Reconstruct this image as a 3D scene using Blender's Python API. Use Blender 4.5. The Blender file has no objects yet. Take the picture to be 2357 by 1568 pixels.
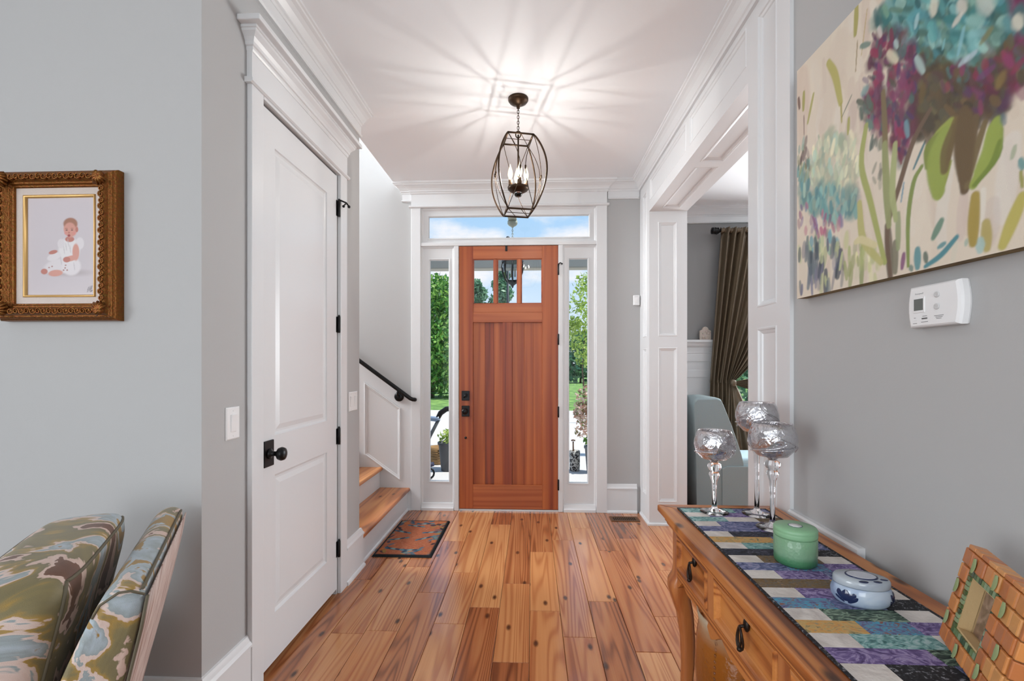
import bpy, bmesh, math, random
import numpy as np
from mathutils import Vector, Matrix
random.seed(7); RNG = np.random.default_rng(11)
SC = bpy.context.scene
COL = SC.collection
PI = math.pi

# ------------------------------------------------------------------ camera
cam_d = bpy.data.cameras.new('camera'); cam = bpy.data.objects.new('camera', cam_d); COL.objects.link(cam)
cam_d.sensor_width = 36.0; cam_d.lens = 16.343; cam_d.shift_y = 0.02376; cam_d.clip_start = 0.02; cam_d.clip_end = 400
cam.location = (0, 0, 1.36); cam.rotation_euler = (PI/2, 0, math.radians(2.435))
SC.camera = cam
vs = SC.view_settings
vs.view_transform = 'Standard'; vs.look = 'None'; vs.gamma = 1.0; vs.use_curve_mapping = False
vs.exposure = 0.10

# ------------------------------------------------------------------ sky
def sky():
    w = bpy.data.worlds.new('world'); SC.world = w; w.use_nodes = True
    nt = w.node_tree; nt.nodes.clear(); N = nt.nodes.new; Lk = nt.links.new
    out = N('ShaderNodeOutputWorld'); bg = N('ShaderNodeBackground'); bg.inputs['Strength'].default_value = 0.95
    tc = N('ShaderNodeTexCoord'); sep = N('ShaderNodeSeparateXYZ'); Lk(tc.outputs['Generated'], sep.inputs[0])
    r = N('ShaderNodeValToRGB'); e = r.color_ramp.elements
    e[0].position = 0.0; e[0].color = (0.80, 0.90, 1.0, 1); e[1].position = 0.75; e[1].color = (0.20, 0.43, 0.85, 1)
    m = e.new(0.30); m.color = (0.42, 0.68, 0.97, 1)
    Lk(sep.outputs['Z'], r.inputs[0])
    mp = N('ShaderNodeMapping'); mp.inputs['Scale'].default_value = (1.0, 1.0, 2.2); mp.inputs['Location'].default_value = (0.22, 0.1, 0.05)
    Lk(tc.outputs['Generated'], mp.inputs[0])
    nz = N('ShaderNodeTexNoise'); nz.inputs['Scale'].default_value = 4.2; nz.inputs['Detail'].default_value = 6; nz.inputs['Roughness'].default_value = .52
    Lk(mp.outputs[0], nz.inputs['Vector'])
    cr = N('ShaderNodeValToRGB'); c = cr.color_ramp.elements; c[0].position = .56; c[0].color = (0, 0, 0, 1); c[1].position = .68; c[1].color = (1, 1, 1, 1)
    Lk(nz.outputs['Fac'], cr.inputs[0])
    mx = N('ShaderNodeMixRGB'); mx.inputs['Color2'].default_value = (.95, .96, 1.0, 1)
    Lk(cr.outputs[0], mx.inputs['Fac']); Lk(r.outputs[0], mx.inputs['Color1'])
    Lk(mx.outputs[0], bg.inputs['Color']); Lk(bg.outputs[0], out.inputs[0])
sky()
def add_light(name, kind, loc, rot, energy, color=(1, 1, 1), size=None, size_y=None, angle=None):
    d = bpy.data.lights.new(name, kind); o = bpy.data.objects.new(name, d); COL.objects.link(o)
    o.location = loc; o.rotation_euler = rot; d.energy = energy; d.color = color
    if kind == 'AREA':
        d.shape = 'RECTANGLE'; d.size = size; d.size_y = size_y
    if angle is not None: d.angle = angle
    return o
sun = add_light('sun', 'SUN', (6, 5, 10), (0, 0, 0), 4.6, (1, .96, .9), angle=math.radians(1.0))
sun.rotation_euler = Vector((-.5, .05, -.86)).to_track_quat('-Z', 'Y').to_euler()
# fill lamps added at assumed unseen windows; front_a is daylight from the curtained window
add_light('fill_back_left', 'AREA', (-3.1, -3.92, 1.62), (PI/2, 0, 0), 4, (.95, .975, 1), 1.9, 2.2)
add_light('fill_back_right', 'AREA', (-.5, -3.92, 1.62), (PI/2, 0, 0), 72, (.95, .975, 1), 1.9, 2.2)
add_light('fill_living_side', 'AREA', (-4.42, -2.6, 1.62), (PI/2, 0, -PI/2), 142, (.95, .975, 1), 2.4, 2.2)
add_light('fill_dining_side', 'AREA', (4.92, 3.3, 1.62), (PI/2, 0, PI/2), 6, (.95, .975, 1), 1.8, 1.9)
add_light('daylight_dining_front_a', 'AREA', (2.98, 5.06, 1.66), (PI/2, 0, PI), 84, (.95, .975, 1), .72, 1.8)
add_light('fill_dining_front_b', 'AREA', (4.2, 5.06, 1.66), (PI/2, 0, PI), 150, (.95, .975, 1), 1.15, 1.8)
add_light('fill_stair', 'AREA', (-4.42, 3.62, 3.4), (PI/2, 0, -PI/2), 205, (.95, .975, 1), 1.0, 1.4)

# ------------------------------------------------------------------ helpers
def lin(c):
    return tuple(((v/255)/12.92 if v/255 <= .04045 else (((v/255)+.055)/1.055)**2.4) for v in c)
def tag(o, label=None, cat=None, group=None, kind=None):
    if label: o['label'] = label
    if cat: o['category'] = cat
    if group: o['group'] = group
    if kind: o['kind'] = kind
    return o
ORG = {}
def thing(name, loc, label, cat, group=None, kind=None):
    o = bpy.data.objects.new(name, None); COL.objects.link(o); o.location = loc; o.empty_display_size = .05
    ORG[o.name] = Vector(loc)
    return tag(o, label, cat, group, kind)
class MB:
    def __init__(s): s.v = []; s.f = []; s.sm = []
    def add(s, vs, fs, smooth=False):
        b = len(s.v); s.v += [tuple(p) for p in vs]
        for f in fs: s.f.append([b+i for i in f]); s.sm.append(smooth)
        return s
    def box(s, x0, x1, y0, y1, z0, z1):
        return s.add([(x0,y0,z0),(x1,y0,z0),(x1,y1,z0),(x0,y1,z0),(x0,y0,z1),(x1,y0,z1),(x1,y1,z1),(x0,y1,z1)],
                     [(0,3,2,1),(4,5,6,7),(0,1,5,4),(1,2,6,5),(2,3,7,6),(3,0,4,7)])
    def prism(s, poly, fn, a0, a1, smooth=False):
        """poly in (p,q); fn(p,q,t)->xyz; a0/a1 numbers or functions of (p,q)"""
        g0 = a0 if callable(a0) else (lambda p, q: a0); g1 = a1 if callable(a1) else (lambda p, q: a1)
        n = len(poly)
        vs = [fn(p, q, g0(p, q)) for p, q in poly] + [fn(p, q, g1(p, q)) for p, q in poly]
        b = len(s.v); s.v += vs
        s.f.append([b+i for i in range(n)]); s.sm.append(False)
        s.f.append([b+n+i for i in range(n)][::-1]); s.sm.append(False)
        for i in range(n):
            j = (i+1) % n; s.f.append([b+i, b+j, b+n+j, b+n+i]); s.sm.append(smooth)
        return s
    def rings(s, rings, closed=True, cap0=True, cap1=True, smooth=True):
        n = len(rings[0]); b = len(s.v)
        for r in rings: s.v += [tuple(p) for p in r]
        for k in range(len(rings)-1):
            for i in range(n if closed else n-1):
                j = (i+1) % n
                s.f.append([b+k*n+i, b+k*n+j, b+(k+1)*n+j, b+(k+1)*n+i]); s.sm.append(smooth)
        if cap0 and closed: s.f.append([b+i for i in range(n)][::-1]); s.sm.append(False)
        if cap1 and closed: s.f.append([b+(len(rings)-1)*n+i for i in range(n)]); s.sm.append(False)
        return s
    def lathe(s, prof, c, n=24, smooth=True, axis='z', cap0=True, cap1=True, sx=1, sy=1):
        rs = []
        for r, h in prof:
            ring = []
            for i in range(n):
                a = 2*PI*i/n; u = r*math.cos(a)*sx; w = r*math.sin(a)*sy
                ring.append({'z': (c[0]+u, c[1]+w, c[2]+h), 'y': (c[0]+u, c[1]+h, c[2]+w), 'x': (c[0]+h, c[1]+u, c[2]+w)}[axis])
            rs.append(ring)
        return s.rings(rs, True, cap0, cap1, smooth)
    def tube(s, pts, r, n=8, caps=True, closed=False, flat=None):
        pts = [Vector(p) for p in pts]; m = len(pts); rs = []
        rad = r if isinstance(r, (list, tuple)) else [r]*m
        up = None
        for i, p in enumerate(pts):
            if closed: t = pts[(i+1) % m]-pts[(i-1) % m]
            else: t = pts[min(i+1, m-1)]-pts[max(i-1, 0)]
            t.normalize()
            if up is None:
                up = Vector((0, 0, 1)) if abs(t.z) < .9 else Vector((1, 0, 0))
            u = up - t*up.dot(t)
            if u.length < 1e-6: u = Vector((1, 0, 0)) - t*t.x
            u.normalize(); w = t.cross(u); up = u
            fa, fb = flat if flat else (1, 1)
            rs.append([p + u*(math.cos(2*PI*k/n)*rad[i]*fa) + w*(math.sin(2*PI*k/n)*rad[i]*fb) for k in range(n)])
        if closed: rs.append(rs[0])
        return s.rings(rs, True, caps and not closed, caps and not closed)
    def sphere(s, c, r, n=12, m=8, sc=(1, 1, 1)):
        rs = []
        for k in range(1, m):
            a = PI*k/m
            rs.append([(c[0]+r*sc[0]*math.sin(a)*math.cos(2*PI*i/n), c[1]+r*sc[1]*math.sin(a)*math.sin(2*PI*i/n), c[2]-r*sc[2]*math.cos(a)) for i in range(n)])
        return s.rings(rs, True, True, True)
    def grid(s, fn, nu, nv, smooth=True, wrap=False):
        b = len(s.v)
        for j in range(nv+1):
            for i in range(nu if wrap else nu+1): s.v.append(tuple(fn(i/nu, j/nv)))
        w = nu if wrap else nu+1
        for j in range(nv):
            for i in range(nu):
                i2 = (i+1) % w
                s.f.append([b+j*w+i, b+j*w+i2, b+(j+1)*w+i2, b+(j+1)*w+i]); s.sm.append(smooth)
        return s
    def build(s, name, mat, parent=None, origin=None, bevel=0, seg=2, recalc=True, sub=0, solid=0, label=None):
        me = bpy.data.meshes.new(name)
        o = bpy.data.objects.new(name, me); COL.objects.link(o)
        po = ORG[parent.name] if parent is not None else Vector((0, 0, 0))
        if origin is None: origin = po if parent is not None else Vector((0, 0, 0))
        origin = Vector(origin)
        me.from_pydata([Vector(p)-origin for p in s.v], [], s.f)
        me.polygons.foreach_set('use_smooth', s.sm)
        if recalc:
            bm = bmesh.new(); bm.from_mesh(me); bmesh.ops.recalc_face_normals(bm, faces=bm.faces); bm.to_mesh(me); bm.free()
        if mat is not None: me.materials.append(mat)
        o.location = origin-po
        ORG[o.name] = origin
        if parent is not None: o.parent = parent
        if bevel:
            m = o.modifiers.new('bevel', 'BEVEL'); m.width = bevel; m.segments = seg; m.limit_method = 'ANGLE'; m.angle_limit = math.radians(40)
        if solid:
            m = o.modifiers.new('solid', 'SOLIDIFY'); m.thickness = solid; m.offset = 0
        if sub:
            m = o.modifiers.new('sub', 'SUBSURF'); m.levels = sub; m.render_levels = sub
        if label: o['label'] = label
        return o
def struct(o, label, cat): return tag(o, label, cat, kind='structure')
def copy_tree(o, dloc, parent=None):
    c = o.copy(); COL.objects.link(c); c.parent = parent
    if parent is None: c.location = Vector(o.location)+Vector(dloc)
    ORG[c.name] = ORG[o.name]+Vector(dloc)
    for ch in o.children: copy_tree(ch, dloc, c)
    return c

# ------------------------------------------------------------------ materials
def newmat(name):
    m = bpy.data.materials.new(name); m.use_nodes = True; nt = m.node_tree
    return m, nt, nt.nodes['Principled BSDF'], nt.nodes.new, nt.links.new
def bump(nt, N, Lk, src, bsdf, strength, dist=.01):
    b = N('ShaderNodeBump'); b.inputs['Strength'].default_value = strength; b.inputs['Distance'].default_value = dist
    Lk(src, b.inputs['Height']); Lk(b.outputs[0], bsdf.inputs['Normal'])
def plain(name, col, rough=.5, metal=0, bmp=0, bscale=60, var=0, spec=None, coat=0):
    m, nt, B, N, Lk = newmat(name)
    B.inputs['Base Color'].default_value = (*col, 1); B.inputs['Roughness'].default_value = rough; B.inputs['Metallic'].default_value = metal
    if spec is not None: B.inputs['Specular IOR Level'].default_value = spec
    if coat: B.inputs['Coat Weight'].default_value = coat; B.inputs['Coat Roughness'].default_value = .1
    if bmp or var:
        tc = N('ShaderNodeTexCoord'); nz = N('ShaderNodeTexNoise'); nz.inputs['Scale'].default_value = bscale; nz.inputs['Detail'].default_value = 4
        Lk(tc.outputs['Object'], nz.inputs['Vector'])
        if bmp: bump(nt, N, Lk, nz.outputs['Fac'], B, bmp, .004)
        if var:
            hs = N('ShaderNodeMixRGB'); hs.blend_type = 'MULTIPLY'; hs.inputs['Fac'].default_value = var
            hs.inputs['Color1'].default_value = (*col, 1); Lk(nz.outputs['Color'], hs.inputs['Color2']); Lk(hs.outputs[0], B.inputs['Base Color'])
    return m
def ramp(N, stops):
    r = N('ShaderNodeValToRGB'); e = r.color_ramp.elements
    while len(e) > 1: e.remove(e[-1])
    e[0].position = stops[0][0]; e[0].color = (*stops[0][1], 1)
    for p, c in stops[1:]:
        x = e.new(p); x.color = (*c, 1)
    return r
def math_(N, Lk, op, a, b=None, c=None):
    n = N('ShaderNodeMath'); n.operation = op
    for k, x in enumerate((a, b, c)):
        if x is None: continue
        if isinstance(x, (int, float)): n.inputs[k].default_value = x
        else: Lk(x, n.inputs[k])
    return n.outputs[0]
def wood(name, dark, mid, light, axis=1, across=9, along=.75, rings=26, rough=.3, tone=.5, knots=True, coat=0, grain=.5, red=None, broad=1.1):
    """object-space wood, grain along `axis`; each object gets its own offset and tone"""
    m, nt, B, N, Lk = newmat(name)
    tc = N('ShaderNodeTexCoord'); oi = N('ShaderNodeObjectInfo')
    cmb = N('ShaderNodeCombineXYZ')
    for k, f in enumerate((37.0, 53.0, 19.0)): Lk(math_(N, Lk, 'MULTIPLY', oi.outputs['Random'], f), cmb.inputs[k])
    ad = N('ShaderNodeVectorMath'); ad.operation = 'ADD'; Lk(tc.outputs['Object'], ad.inputs[0]); Lk(cmb.outputs[0], ad.inputs[1])
    mp = N('ShaderNodeMapping'); sc = [across]*3; sc[axis] = along; mp.inputs['Scale'].default_value = sc; Lk(ad.outputs[0], mp.inputs[0])
    lo = N('ShaderNodeTexNoise'); lo.inputs['Scale'].default_value = .55; lo.inputs['Detail'].default_value = 1.5; lo.inputs['Roughness'].default_value = .4; lo.inputs['Distortion'].default_value = .35
    Lk(mp.outputs[0], lo.inputs['Vector'])
    sn = math_(N, Lk, 'SINE', math_(N, Lk, 'MULTIPLY', lo.outputs['Fac'], rings*2.6))
    sn = math_(N, Lk, 'MULTIPLY_ADD', sn, .5, .5)
    sn = math_(N, Lk, 'POWER', sn, 2.0)
    mp2 = N('ShaderNodeMapping'); sc = [across*16]*3; sc[axis] = along*5; mp2.inputs['Scale'].default_value = sc; Lk(ad.outputs[0], mp2.inputs[0])
    fi = N('ShaderNodeTexNoise'); fi.inputs['Scale'].default_value = 1.0; fi.inputs['Detail'].default_value = 4; Lk(mp2.outputs[0], fi.inputs['Vector'])
    br = N('ShaderNodeTexNoise'); br.inputs['Scale'].default_value = .9; br.inputs['Detail'].default_value = 3; Lk(mp.outputs[0], br.inputs['Vector'])
    v = math_(N, Lk, 'MULTIPLY_ADD', sn, -.30*grain*2, .55)
    v = math_(N, Lk, 'ADD', v, math_(N, Lk, 'MULTIPLY_ADD', fi.outputs['Fac'], .5*grain, -.25*grain))
    v = math_(N, Lk, 'ADD', v, math_(N, Lk, 'MULTIPLY_ADD', br.outputs['Fac'], broad, -.46*broad))
    v = math_(N, Lk, 'ADD', v, math_(N, Lk, 'MULTIPLY_ADD', oi.outputs['Random'], tone, -.5*tone+.08))
    rp = ramp(N, [(.05, dark), (.42, mid), (.95, light)]); Lk(v, rp.inputs[0]); colr = rp.outputs[0]
    if red is not None:
        wn = N('ShaderNodeTexWhiteNoise'); wn.noise_dimensions = '1D'; Lk(oi.outputs['Random'], wn.inputs['W'])
        mr = N('ShaderNodeMixRGB'); mr.blend_type = 'MULTIPLY'; mr.inputs['Color2'].default_value = (*red, 1)
        Lk(wn.outputs['Value'], mr.inputs['Fac']); Lk(colr, mr.inputs['Color1']); colr = mr.outputs[0]
    if knots:
        mk = N('ShaderNodeMapping'); sc = [4.6]*3; sc[axis] = 2.1; mk.inputs['Scale'].default_value = sc; Lk(ad.outputs[0], mk.inputs[0])
        vo = N('ShaderNodeTexVoronoi'); vo.voronoi_dimensions = '2D'; vo.inputs['Scale'].default_value = 1.0; Lk(mk.outputs[0], vo.inputs['Vector'])
        kr = ramp(N, [(0.0, (1, 1, 1)), (.032, (.85, .85, .85)), (.075, (0, 0, 0))]); Lk(vo.outputs['Distance'], kr.inputs[0])
        mk2 = N('ShaderNodeMixRGB'); Lk(kr.outputs[0], mk2.inputs['Fac']); Lk(colr, mk2.inputs['Color1']); mk2.inputs['Color2'].default_value = (*[c*.35 for c in dark], 1); colr = mk2.outputs[0]
    Lk(colr, B.inputs['Base Color'])
    B.inputs['Roughness'].default_value = rough
    if coat: B.inputs['Coat Weight'].default_value = coat; B.inputs['Coat Roughness'].default_value = .09
    bump(nt, N, Lk, fi.outputs['Fac'], B, .12, .002)
    return m
def vcol_mat(name, rough=.7, bmp=0, bscale=300, spec=.3):
    m, nt, B, N, Lk = newmat(name)
    a = N('ShaderNodeAttribute'); a.attribute_name = 'Col'; Lk(a.outputs['Color'], B.inputs['Base Color'])
    B.inputs['Roughness'].default_value = rough; B.inputs['Specular IOR Level'].default_value = spec
    if bmp:
        tc = N('ShaderNodeTexCoord'); nz = N('ShaderNodeTexNoise'); nz.inputs['Scale'].default_value = bscale; Lk(tc.outputs['Object'], nz.inputs['Vector'])
        bump(nt, N, Lk, nz.outputs['Fac'], B, bmp, .003)
    return m
def pane_mat(name, tint=(1, 1, 1), refl=.5):
    m, nt, B, N, Lk = newmat(name); nt.nodes.remove(B)
    out = nt.nodes['Material Output']; tr = N('ShaderNodeBsdfTransparent'); tr.inputs[0].default_value = (*tint, 1)
    gl = N('ShaderNodeBsdfGlossy'); gl.inputs['Roughness'].default_value = .01
    fr = N('ShaderNodeFresnel'); fr.inputs['IOR'].default_value = 1.45
    mx = N('ShaderNodeMixShader'); Lk(math_(N, Lk, 'MULTIPLY', fr.outputs[0], refl), mx.inputs[0]); Lk(tr.outputs[0], mx.inputs[1]); Lk(gl.outputs[0], mx.inputs[2]); Lk(mx.outputs[0], out.inputs[0])
    return m
def glass_mat(name, col=(1, 1, 1), rough=0.0, ior=1.45, bmp=0, bscale=30):
    m, nt, B, N, Lk = newmat(name)
    B.inputs['Base Color'].default_value = (*col, 1); B.inputs['Roughness'].default_value = rough; B.inputs['IOR'].default_value = ior; B.inputs['Transmission Weight'].default_value = 1
    if bmp:
        tc = N('ShaderNodeTexCoord'); nz = N('ShaderNodeTexNoise'); nz.inputs['Scale'].default_value = bscale; nz.inputs['Detail'].default_value = 3; nz.inputs['Distortion'].default_value = 1.2; Lk(tc.outputs['Object'], nz.inputs['Vector'])
        bump(nt, N, Lk, nz.outputs['Fac'], B, bmp, .01)
    return m
def blotch(name, stops, scale=6, dist=2.0, detail=5, rough=.6, bmp=.15, bscale=200, stretch=(1, 1, 1), sheen=0):
    """swirling patches of several dye colours"""
    m, nt, B, N, Lk = newmat(name)
    tc = N('ShaderNodeTexCoord'); oi = N('ShaderNodeObjectInfo'); mp = N('ShaderNodeMapping'); mp.inputs['Scale'].default_value = stretch
    ad = N('ShaderNodeVectorMath'); ad.operation = 'ADD'; Lk(tc.outputs['Object'], ad.inputs[0])
    cmb = N('ShaderNodeCombineXYZ'); Lk(math_(N, Lk, 'MULTIPLY', oi.outputs['Random'], 41.0), cmb.inputs[0]); Lk(cmb.outputs[0], ad.inputs[1]); Lk(ad.outputs[0], mp.inputs[0])
    nz = N('ShaderNodeTexNoise'); nz.inputs['Scale'].default_value = scale; nz.inputs['Detail'].default_value = detail; nz.inputs['Distortion'].default_value = dist; nz.inputs['Roughness'].default_value = .5
    Lk(mp.outputs[0], nz.inputs['Vector'])
    rp = ramp(N, stops); Lk(nz.outputs['Fac'], rp.inputs[0]); Lk(rp.outputs[0], B.inputs['Base Color'])
    B.inputs['Roughness'].default_value = rough
    if sheen: B.inputs['Sheen Weight'].default_value = sheen
    if bmp:
        n2 = N('ShaderNodeTexNoise'); n2.inputs['Scale'].default_value = bscale; Lk(mp.outputs[0], n2.inputs['Vector']); bump(nt, N, Lk, n2.outputs['Fac'], B, bmp, .003)
    return m
def emit(name, col, strength):
    m, nt, B, N, Lk = newmat(name)
    B.inputs['Base Color'].default_value = (*col, 1); B.inputs['Emission Color'].default_value = (*col, 1); B.inputs['Emission Strength'].default_value = strength
    return m

M = {}
M['white'] = plain('white_trim_paint', (.72, .73, .74), .30)
M['wall'] = plain('grey_wall_paint', (.45, .449, .446), .75, bmp=.05, bscale=240)
M['wall_dark'] = plain('dimmed_wall_grey', (.27, .268, .268), .8, bmp=.05, bscale=240)  # wall grey darkened in colour so the dining walls render dimmer under their lamps
M['ceil'] = plain('ceiling_paint', (.87, .895, .92), .9)
M['black'] = plain('black_iron', (.012, .012, .013), .35, .6)
M['bronze'] = plain('aged_bronze', (.055, .032, .018), .4, .85, bmp=.1, bscale=120)
M['floor'] = wood('pine_floor', lin((96, 50, 27)), lin((168, 102, 60)), lin((214, 158, 104)), 1, 13, .55, 40, .22, .52, True, .5, .46, red=(.90, .78, .70), broad=.6)
M['tread'] = wood('stair_tread_wood', lin((110, 58, 28)), lin((190, 116, 62)), lin((222, 158, 96)), 1, 8, .8, 22, .3, .3, True, .2)
M['doorwood'] = wood('front_door_fir', lin((92, 34, 16)), lin((140, 60, 29)), lin((186, 102, 52)), 2, 14, .35, 16, .42, .5, False, 0, .35)
M['doorwood_h'] = wood('front_door_fir_rail', lin((92, 34, 16)), lin((148, 68, 35)), lin((186, 106, 60)), 0, 14, .35, 16, .42, .3, False, 0, .35)
M['table'] = wood('console_oak', lin((104, 52, 20)), lin((172, 100, 46)), lin((210, 142, 76)), 1, 11, .7, 34, .36, .22, True, .08, .8)
M['table_v'] = wood('console_oak_upright', lin((96, 46, 20)), lin((160, 90, 46)), lin((200, 132, 76)), 2, 11, .8, 20, .3, .2, False, .2)
M['pane'] = pane_mat('window_glass')
M['plastic'] = plain('white_plastic', (.82, .82, .82), .35)
# ------------------------------------------------------------------ the shell
H = 3.05
XL, XW, XP = -1.155, 1.01, .995      # hall left face, right wall face, panelled opening face
YF = 4.32                            # front wall face
def boxes(*bs):
    m = MB()
    for b in bs: m.box(*b)
    return m
# floor: subfloor slab with every plank as a part
fl = boxes((-4.6, 5.1, -4.1, 5.2, -.12, -.022)).build('floor', plain('subfloor', (.05, .03, .02), .9))
struct(fl, 'warm pine plank floor of hall and rooms', 'floor')
BX0, BW = -.012, .1677
JOINTS = {0: [2.574, 3.384], -1: [2.888, 2.122], -2: [2.597, 3.95], 2: [2.69], 1: [3.62], 3: [3.425, 2.225], 4: [2.543], 5: [3.115, 1.6],
          -3: [2.425, 3.03], -4: [2.752, 3.567], -5: [2.347, 3.1], -6: [2.316], -7: [2.9]}
def plank(x0, x1, y0, y1):
    g = .0009; c = .0018; cx, cy = (x0+x1)/2, (y0+y1)/2
    a, b, d, e = x0+g, x1-g, y0+g, y1-g
    m = MB()
    top = [(a+c, d+c, 0), (b-c, d+c, 0), (b-c, e-c, 0), (a+c, e-c, 0)]
    mid = [(a, d, -c), (b, d, -c), (b, e, -c), (a, e, -c)]
    bot = [(a, d, -.02), (b, d, -.02), (b, e, -.02), (a, e, -.02)]
    m.rings([bot, mid, top], smooth=False)
    m.build('plank', M['floor'], fl, origin=(cx, cy, 0), recalc=False)
for k in range(-13, 6):
    x0 = BX0+k*BW; x1 = x0+BW
    lim0 = 0.35 if k < -7 else -.6
    lim1 = 1.56 if k < -7 else 4.31
    if k == 5: x1 = .986
    js = sorted(JOINTS.get(k, []))
    pts = [lim0]; y = lim0
    lo = js[0] if js else lim1
    y = lo-random.uniform(.7, 1.3)
    pre = []
    while y > lim0+.25: pre.append(y); y -= random.uniform(.7, 1.5)
    pts += sorted(pre)+js
    y = (js[-1] if js else lim0+.4)+random.uniform(.8, 1.5)
    while y < lim1-.25: pts.append(y); y += random.uniform(.8, 1.5)
    pts = sorted(set(p for p in pts if p < lim1-.02))+[lim1]
    for a, b in zip(pts[:-1], pts[1:]): plank(x0, x1, a, b)
for k in range(6, 19):                                    # dining room
    x0 = BX0+k*BW if k > 6 else .987
    y = 2.19 if k < 8 else 1.3; e = 3.98 if k < 8 else 5.08
    while y < e-.05:
        y2 = min(e, y+random.uniform(.9, 1.6)); y2 = e if e-y2 < .3 else y2
        plank(x0, BX0+(k+1)*BW, y, y2); y = y2
# ceilings: hall, living and dining rooms; the stairwell stays open to the landing above
ce = boxes((-1.28, 5.1, -4.1, 5.2, H, H+.2), (-4.6, -1.28, -4.1, 3.0, H, H+.2)).build('ceiling', M['ceil'])
struct(ce, 'smooth white ceiling over the hall', 'ceiling')
tp = boxes((-4.6, -1.1, 2.9, 4.5, 5.5, 5.6), (-1.28, -1.2, 2.95, 4.5, H+.2, 5.5)).build('ceiling', M['ceil'])
struct(tp, 'white ceiling high above the stairwell', 'ceiling')
# left hall wall with the closet doorway
w = boxes((-1.28, XL, 1.58, 1.925, 0, H), (-1.28, XL, 2.715, 3.069, 0, H), (-1.28, XL, 1.925, 2.715, 2.487, H),
          (-4.5, -1.28, 2.95, 3.069, 0, 5.5)).build('wall_left', M['wall'])
struct(w, 'grey wall on the left holding the closet door', 'wall')
w = boxes((-4.5, -1.28, 1.58, 1.70, 0, H)).build('wall_living', M['wall'])
struct(w, 'grey wall behind the gilt-framed portrait', 'wall')
# front wall with opening for door, sidelights and transom
w = boxes((-4.5, -1.05, YF, 4.46, 0, 5.5), (.607, 1.311, YF, 4.46, 0, H), (-1.05, .607, YF, 4.46, 2.83, H)).build('wall_front', M['wall'])
struct(w, 'grey wall around the wooden front door', 'wall')
w = boxes((XW, 1.311, -4.1, 1.85, 0, H)).build('wall_right', M['wall'])
struct(w, 'grey wall on the right behind the console table', 'wall')
# living room walls behind the camera, with openings added for the fill lamps
w = boxes((-4.6, -4.05, -4.1, -4.0, 0, H), (-2.15, -1.45, -4.1, -4.0, 0, H), (.45, 1.01, -4.1, -4.0, 0, H), (-4.05, -2.15, -4.1, -4.0, 0, .5), (-1.45, .45, -4.1, -4.0, 0, .5),
          (-4.05, -2.15, -4.1, -4.0, 2.73, H), (-1.45, .45, -4.1, -4.0, 2.73, H)).build('wall_back', M['wall'])
struct(w, 'grey living room wall behind the camera with two added light openings', 'wall')
w = boxes((-4.6, -4.5, -4.0, -3.8, 0, H), (-4.6, -4.5, -1.4, 1.7, 0, H), (-4.6, -4.5, -3.8, -1.4, 0, .5), (-4.6, -4.5, -3.8, -1.4, 2.73, H),
          (-4.6, -4.5, 3.0, 4.46, 0, 3.6), (-4.6, -4.5, 3.0, 3.2, 3.6, 5.5), (-4.6, -4.5, 4.2, 4.46, 3.6, 5.5), (-4.6, -4.5, 3.2, 4.2, 5.0, 5.5)).build('wall_far_left', M['wall'])
struct(w, 'grey outer wall at the far left of living room and stairs', 'wall')
# dining room
w = boxes((1.19, 1.311, 4.46, 5.2, 0, H), (1.311, 2.16, 5.1, 5.2, 0, H), (3.36, 3.6, 5.1, 5.2, 0, H), (4.8, 5.0, 5.1, 5.2, 0, H), (2.16, 3.36, 5.1, 5.2, 0, .72), (2.16, 3.36, 5.1, 5.2, 2.62, H), (3.6, 4.8, 5.1, 5.2, 0, .72), (3.6, 4.8, 5.1, 5.2, 2.62, H),
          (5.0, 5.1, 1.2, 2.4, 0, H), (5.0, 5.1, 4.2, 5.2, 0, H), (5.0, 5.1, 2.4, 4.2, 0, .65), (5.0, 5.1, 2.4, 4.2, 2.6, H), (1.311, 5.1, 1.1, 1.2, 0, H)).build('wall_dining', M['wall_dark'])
struct(w, 'dining room walls in darkened grey seen through the cased opening', 'wall')

# ------------------------------------------------------------------ panelled faces
def paneled(mb, O, U, V, Nn, u0, u1, v0, v1, holes, depth, prof, parent_fn, name, mat, back=.015):
    """face in plane O+u*U+v*V, facing Nn, with sunk panels; each panel becomes its own part"""
    O, U, V, Nn = map(Vector, (O, U, V, Nn))
    P = lambda u, v, h=0: O+U*u+V*v+Nn*h
    us = sorted({u0, u1, *[h[0] for h in holes], *[h[1] for h in holes]}); vs_ = sorted({v0, v1, *[h[2] for h in holes], *[h[3] for h in holes]})
    for a, b in zip(us[:-1], us[1:]):
        for c, d in zip(vs_[:-1], vs_[1:]):
            mu, mv = (a+b)/2, (c+d)/2
            if any(h[0] < mu < h[1] and h[2] < mv < h[3] for h in holes): continue
            mb.add([P(a, c), P(b, c), P(b, d), P(a, d)], [(0, 1, 2, 3)])
    ring = lambda i, h: [P(u0+i, v0+i, h), P(u1-i, v0+i, h), P(u1-i, v1-i, h), P(u0+i, v1-i, h)]
    if back: mb.rings([ring(0, 0), ring(0, -back)], cap0=False, cap1=False, smooth=False)
    for h in holes:
        pm = MB()
        rg = lambda i, d: [P(h[0]+i, h[2]+i, d), P(h[1]-i, h[2]+i, d), P(h[1]-i, h[3]-i, d), P(h[0]+i, h[3]-i, d)]
        pm.rings([rg(i, d) for i, d in prof], cap0=False, cap1=True, smooth=False)
        parent_fn.append(pm)
def finish_panels(lst, name, mat, parent):
    for pm in lst: pm.build(name, mat, parent, recalc=False)
PROF_SUNK = [(0, 0), (.004, .003), (.010, .002), (.014, -.004), (.024, -.008), (.028, -.013), (.032, -.013)]
PROF_DOOR = [(0, 0), (.004, -.006), (.012, -.010), (.022, -.010), (.045, -.003), (.050, -.003)]

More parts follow.
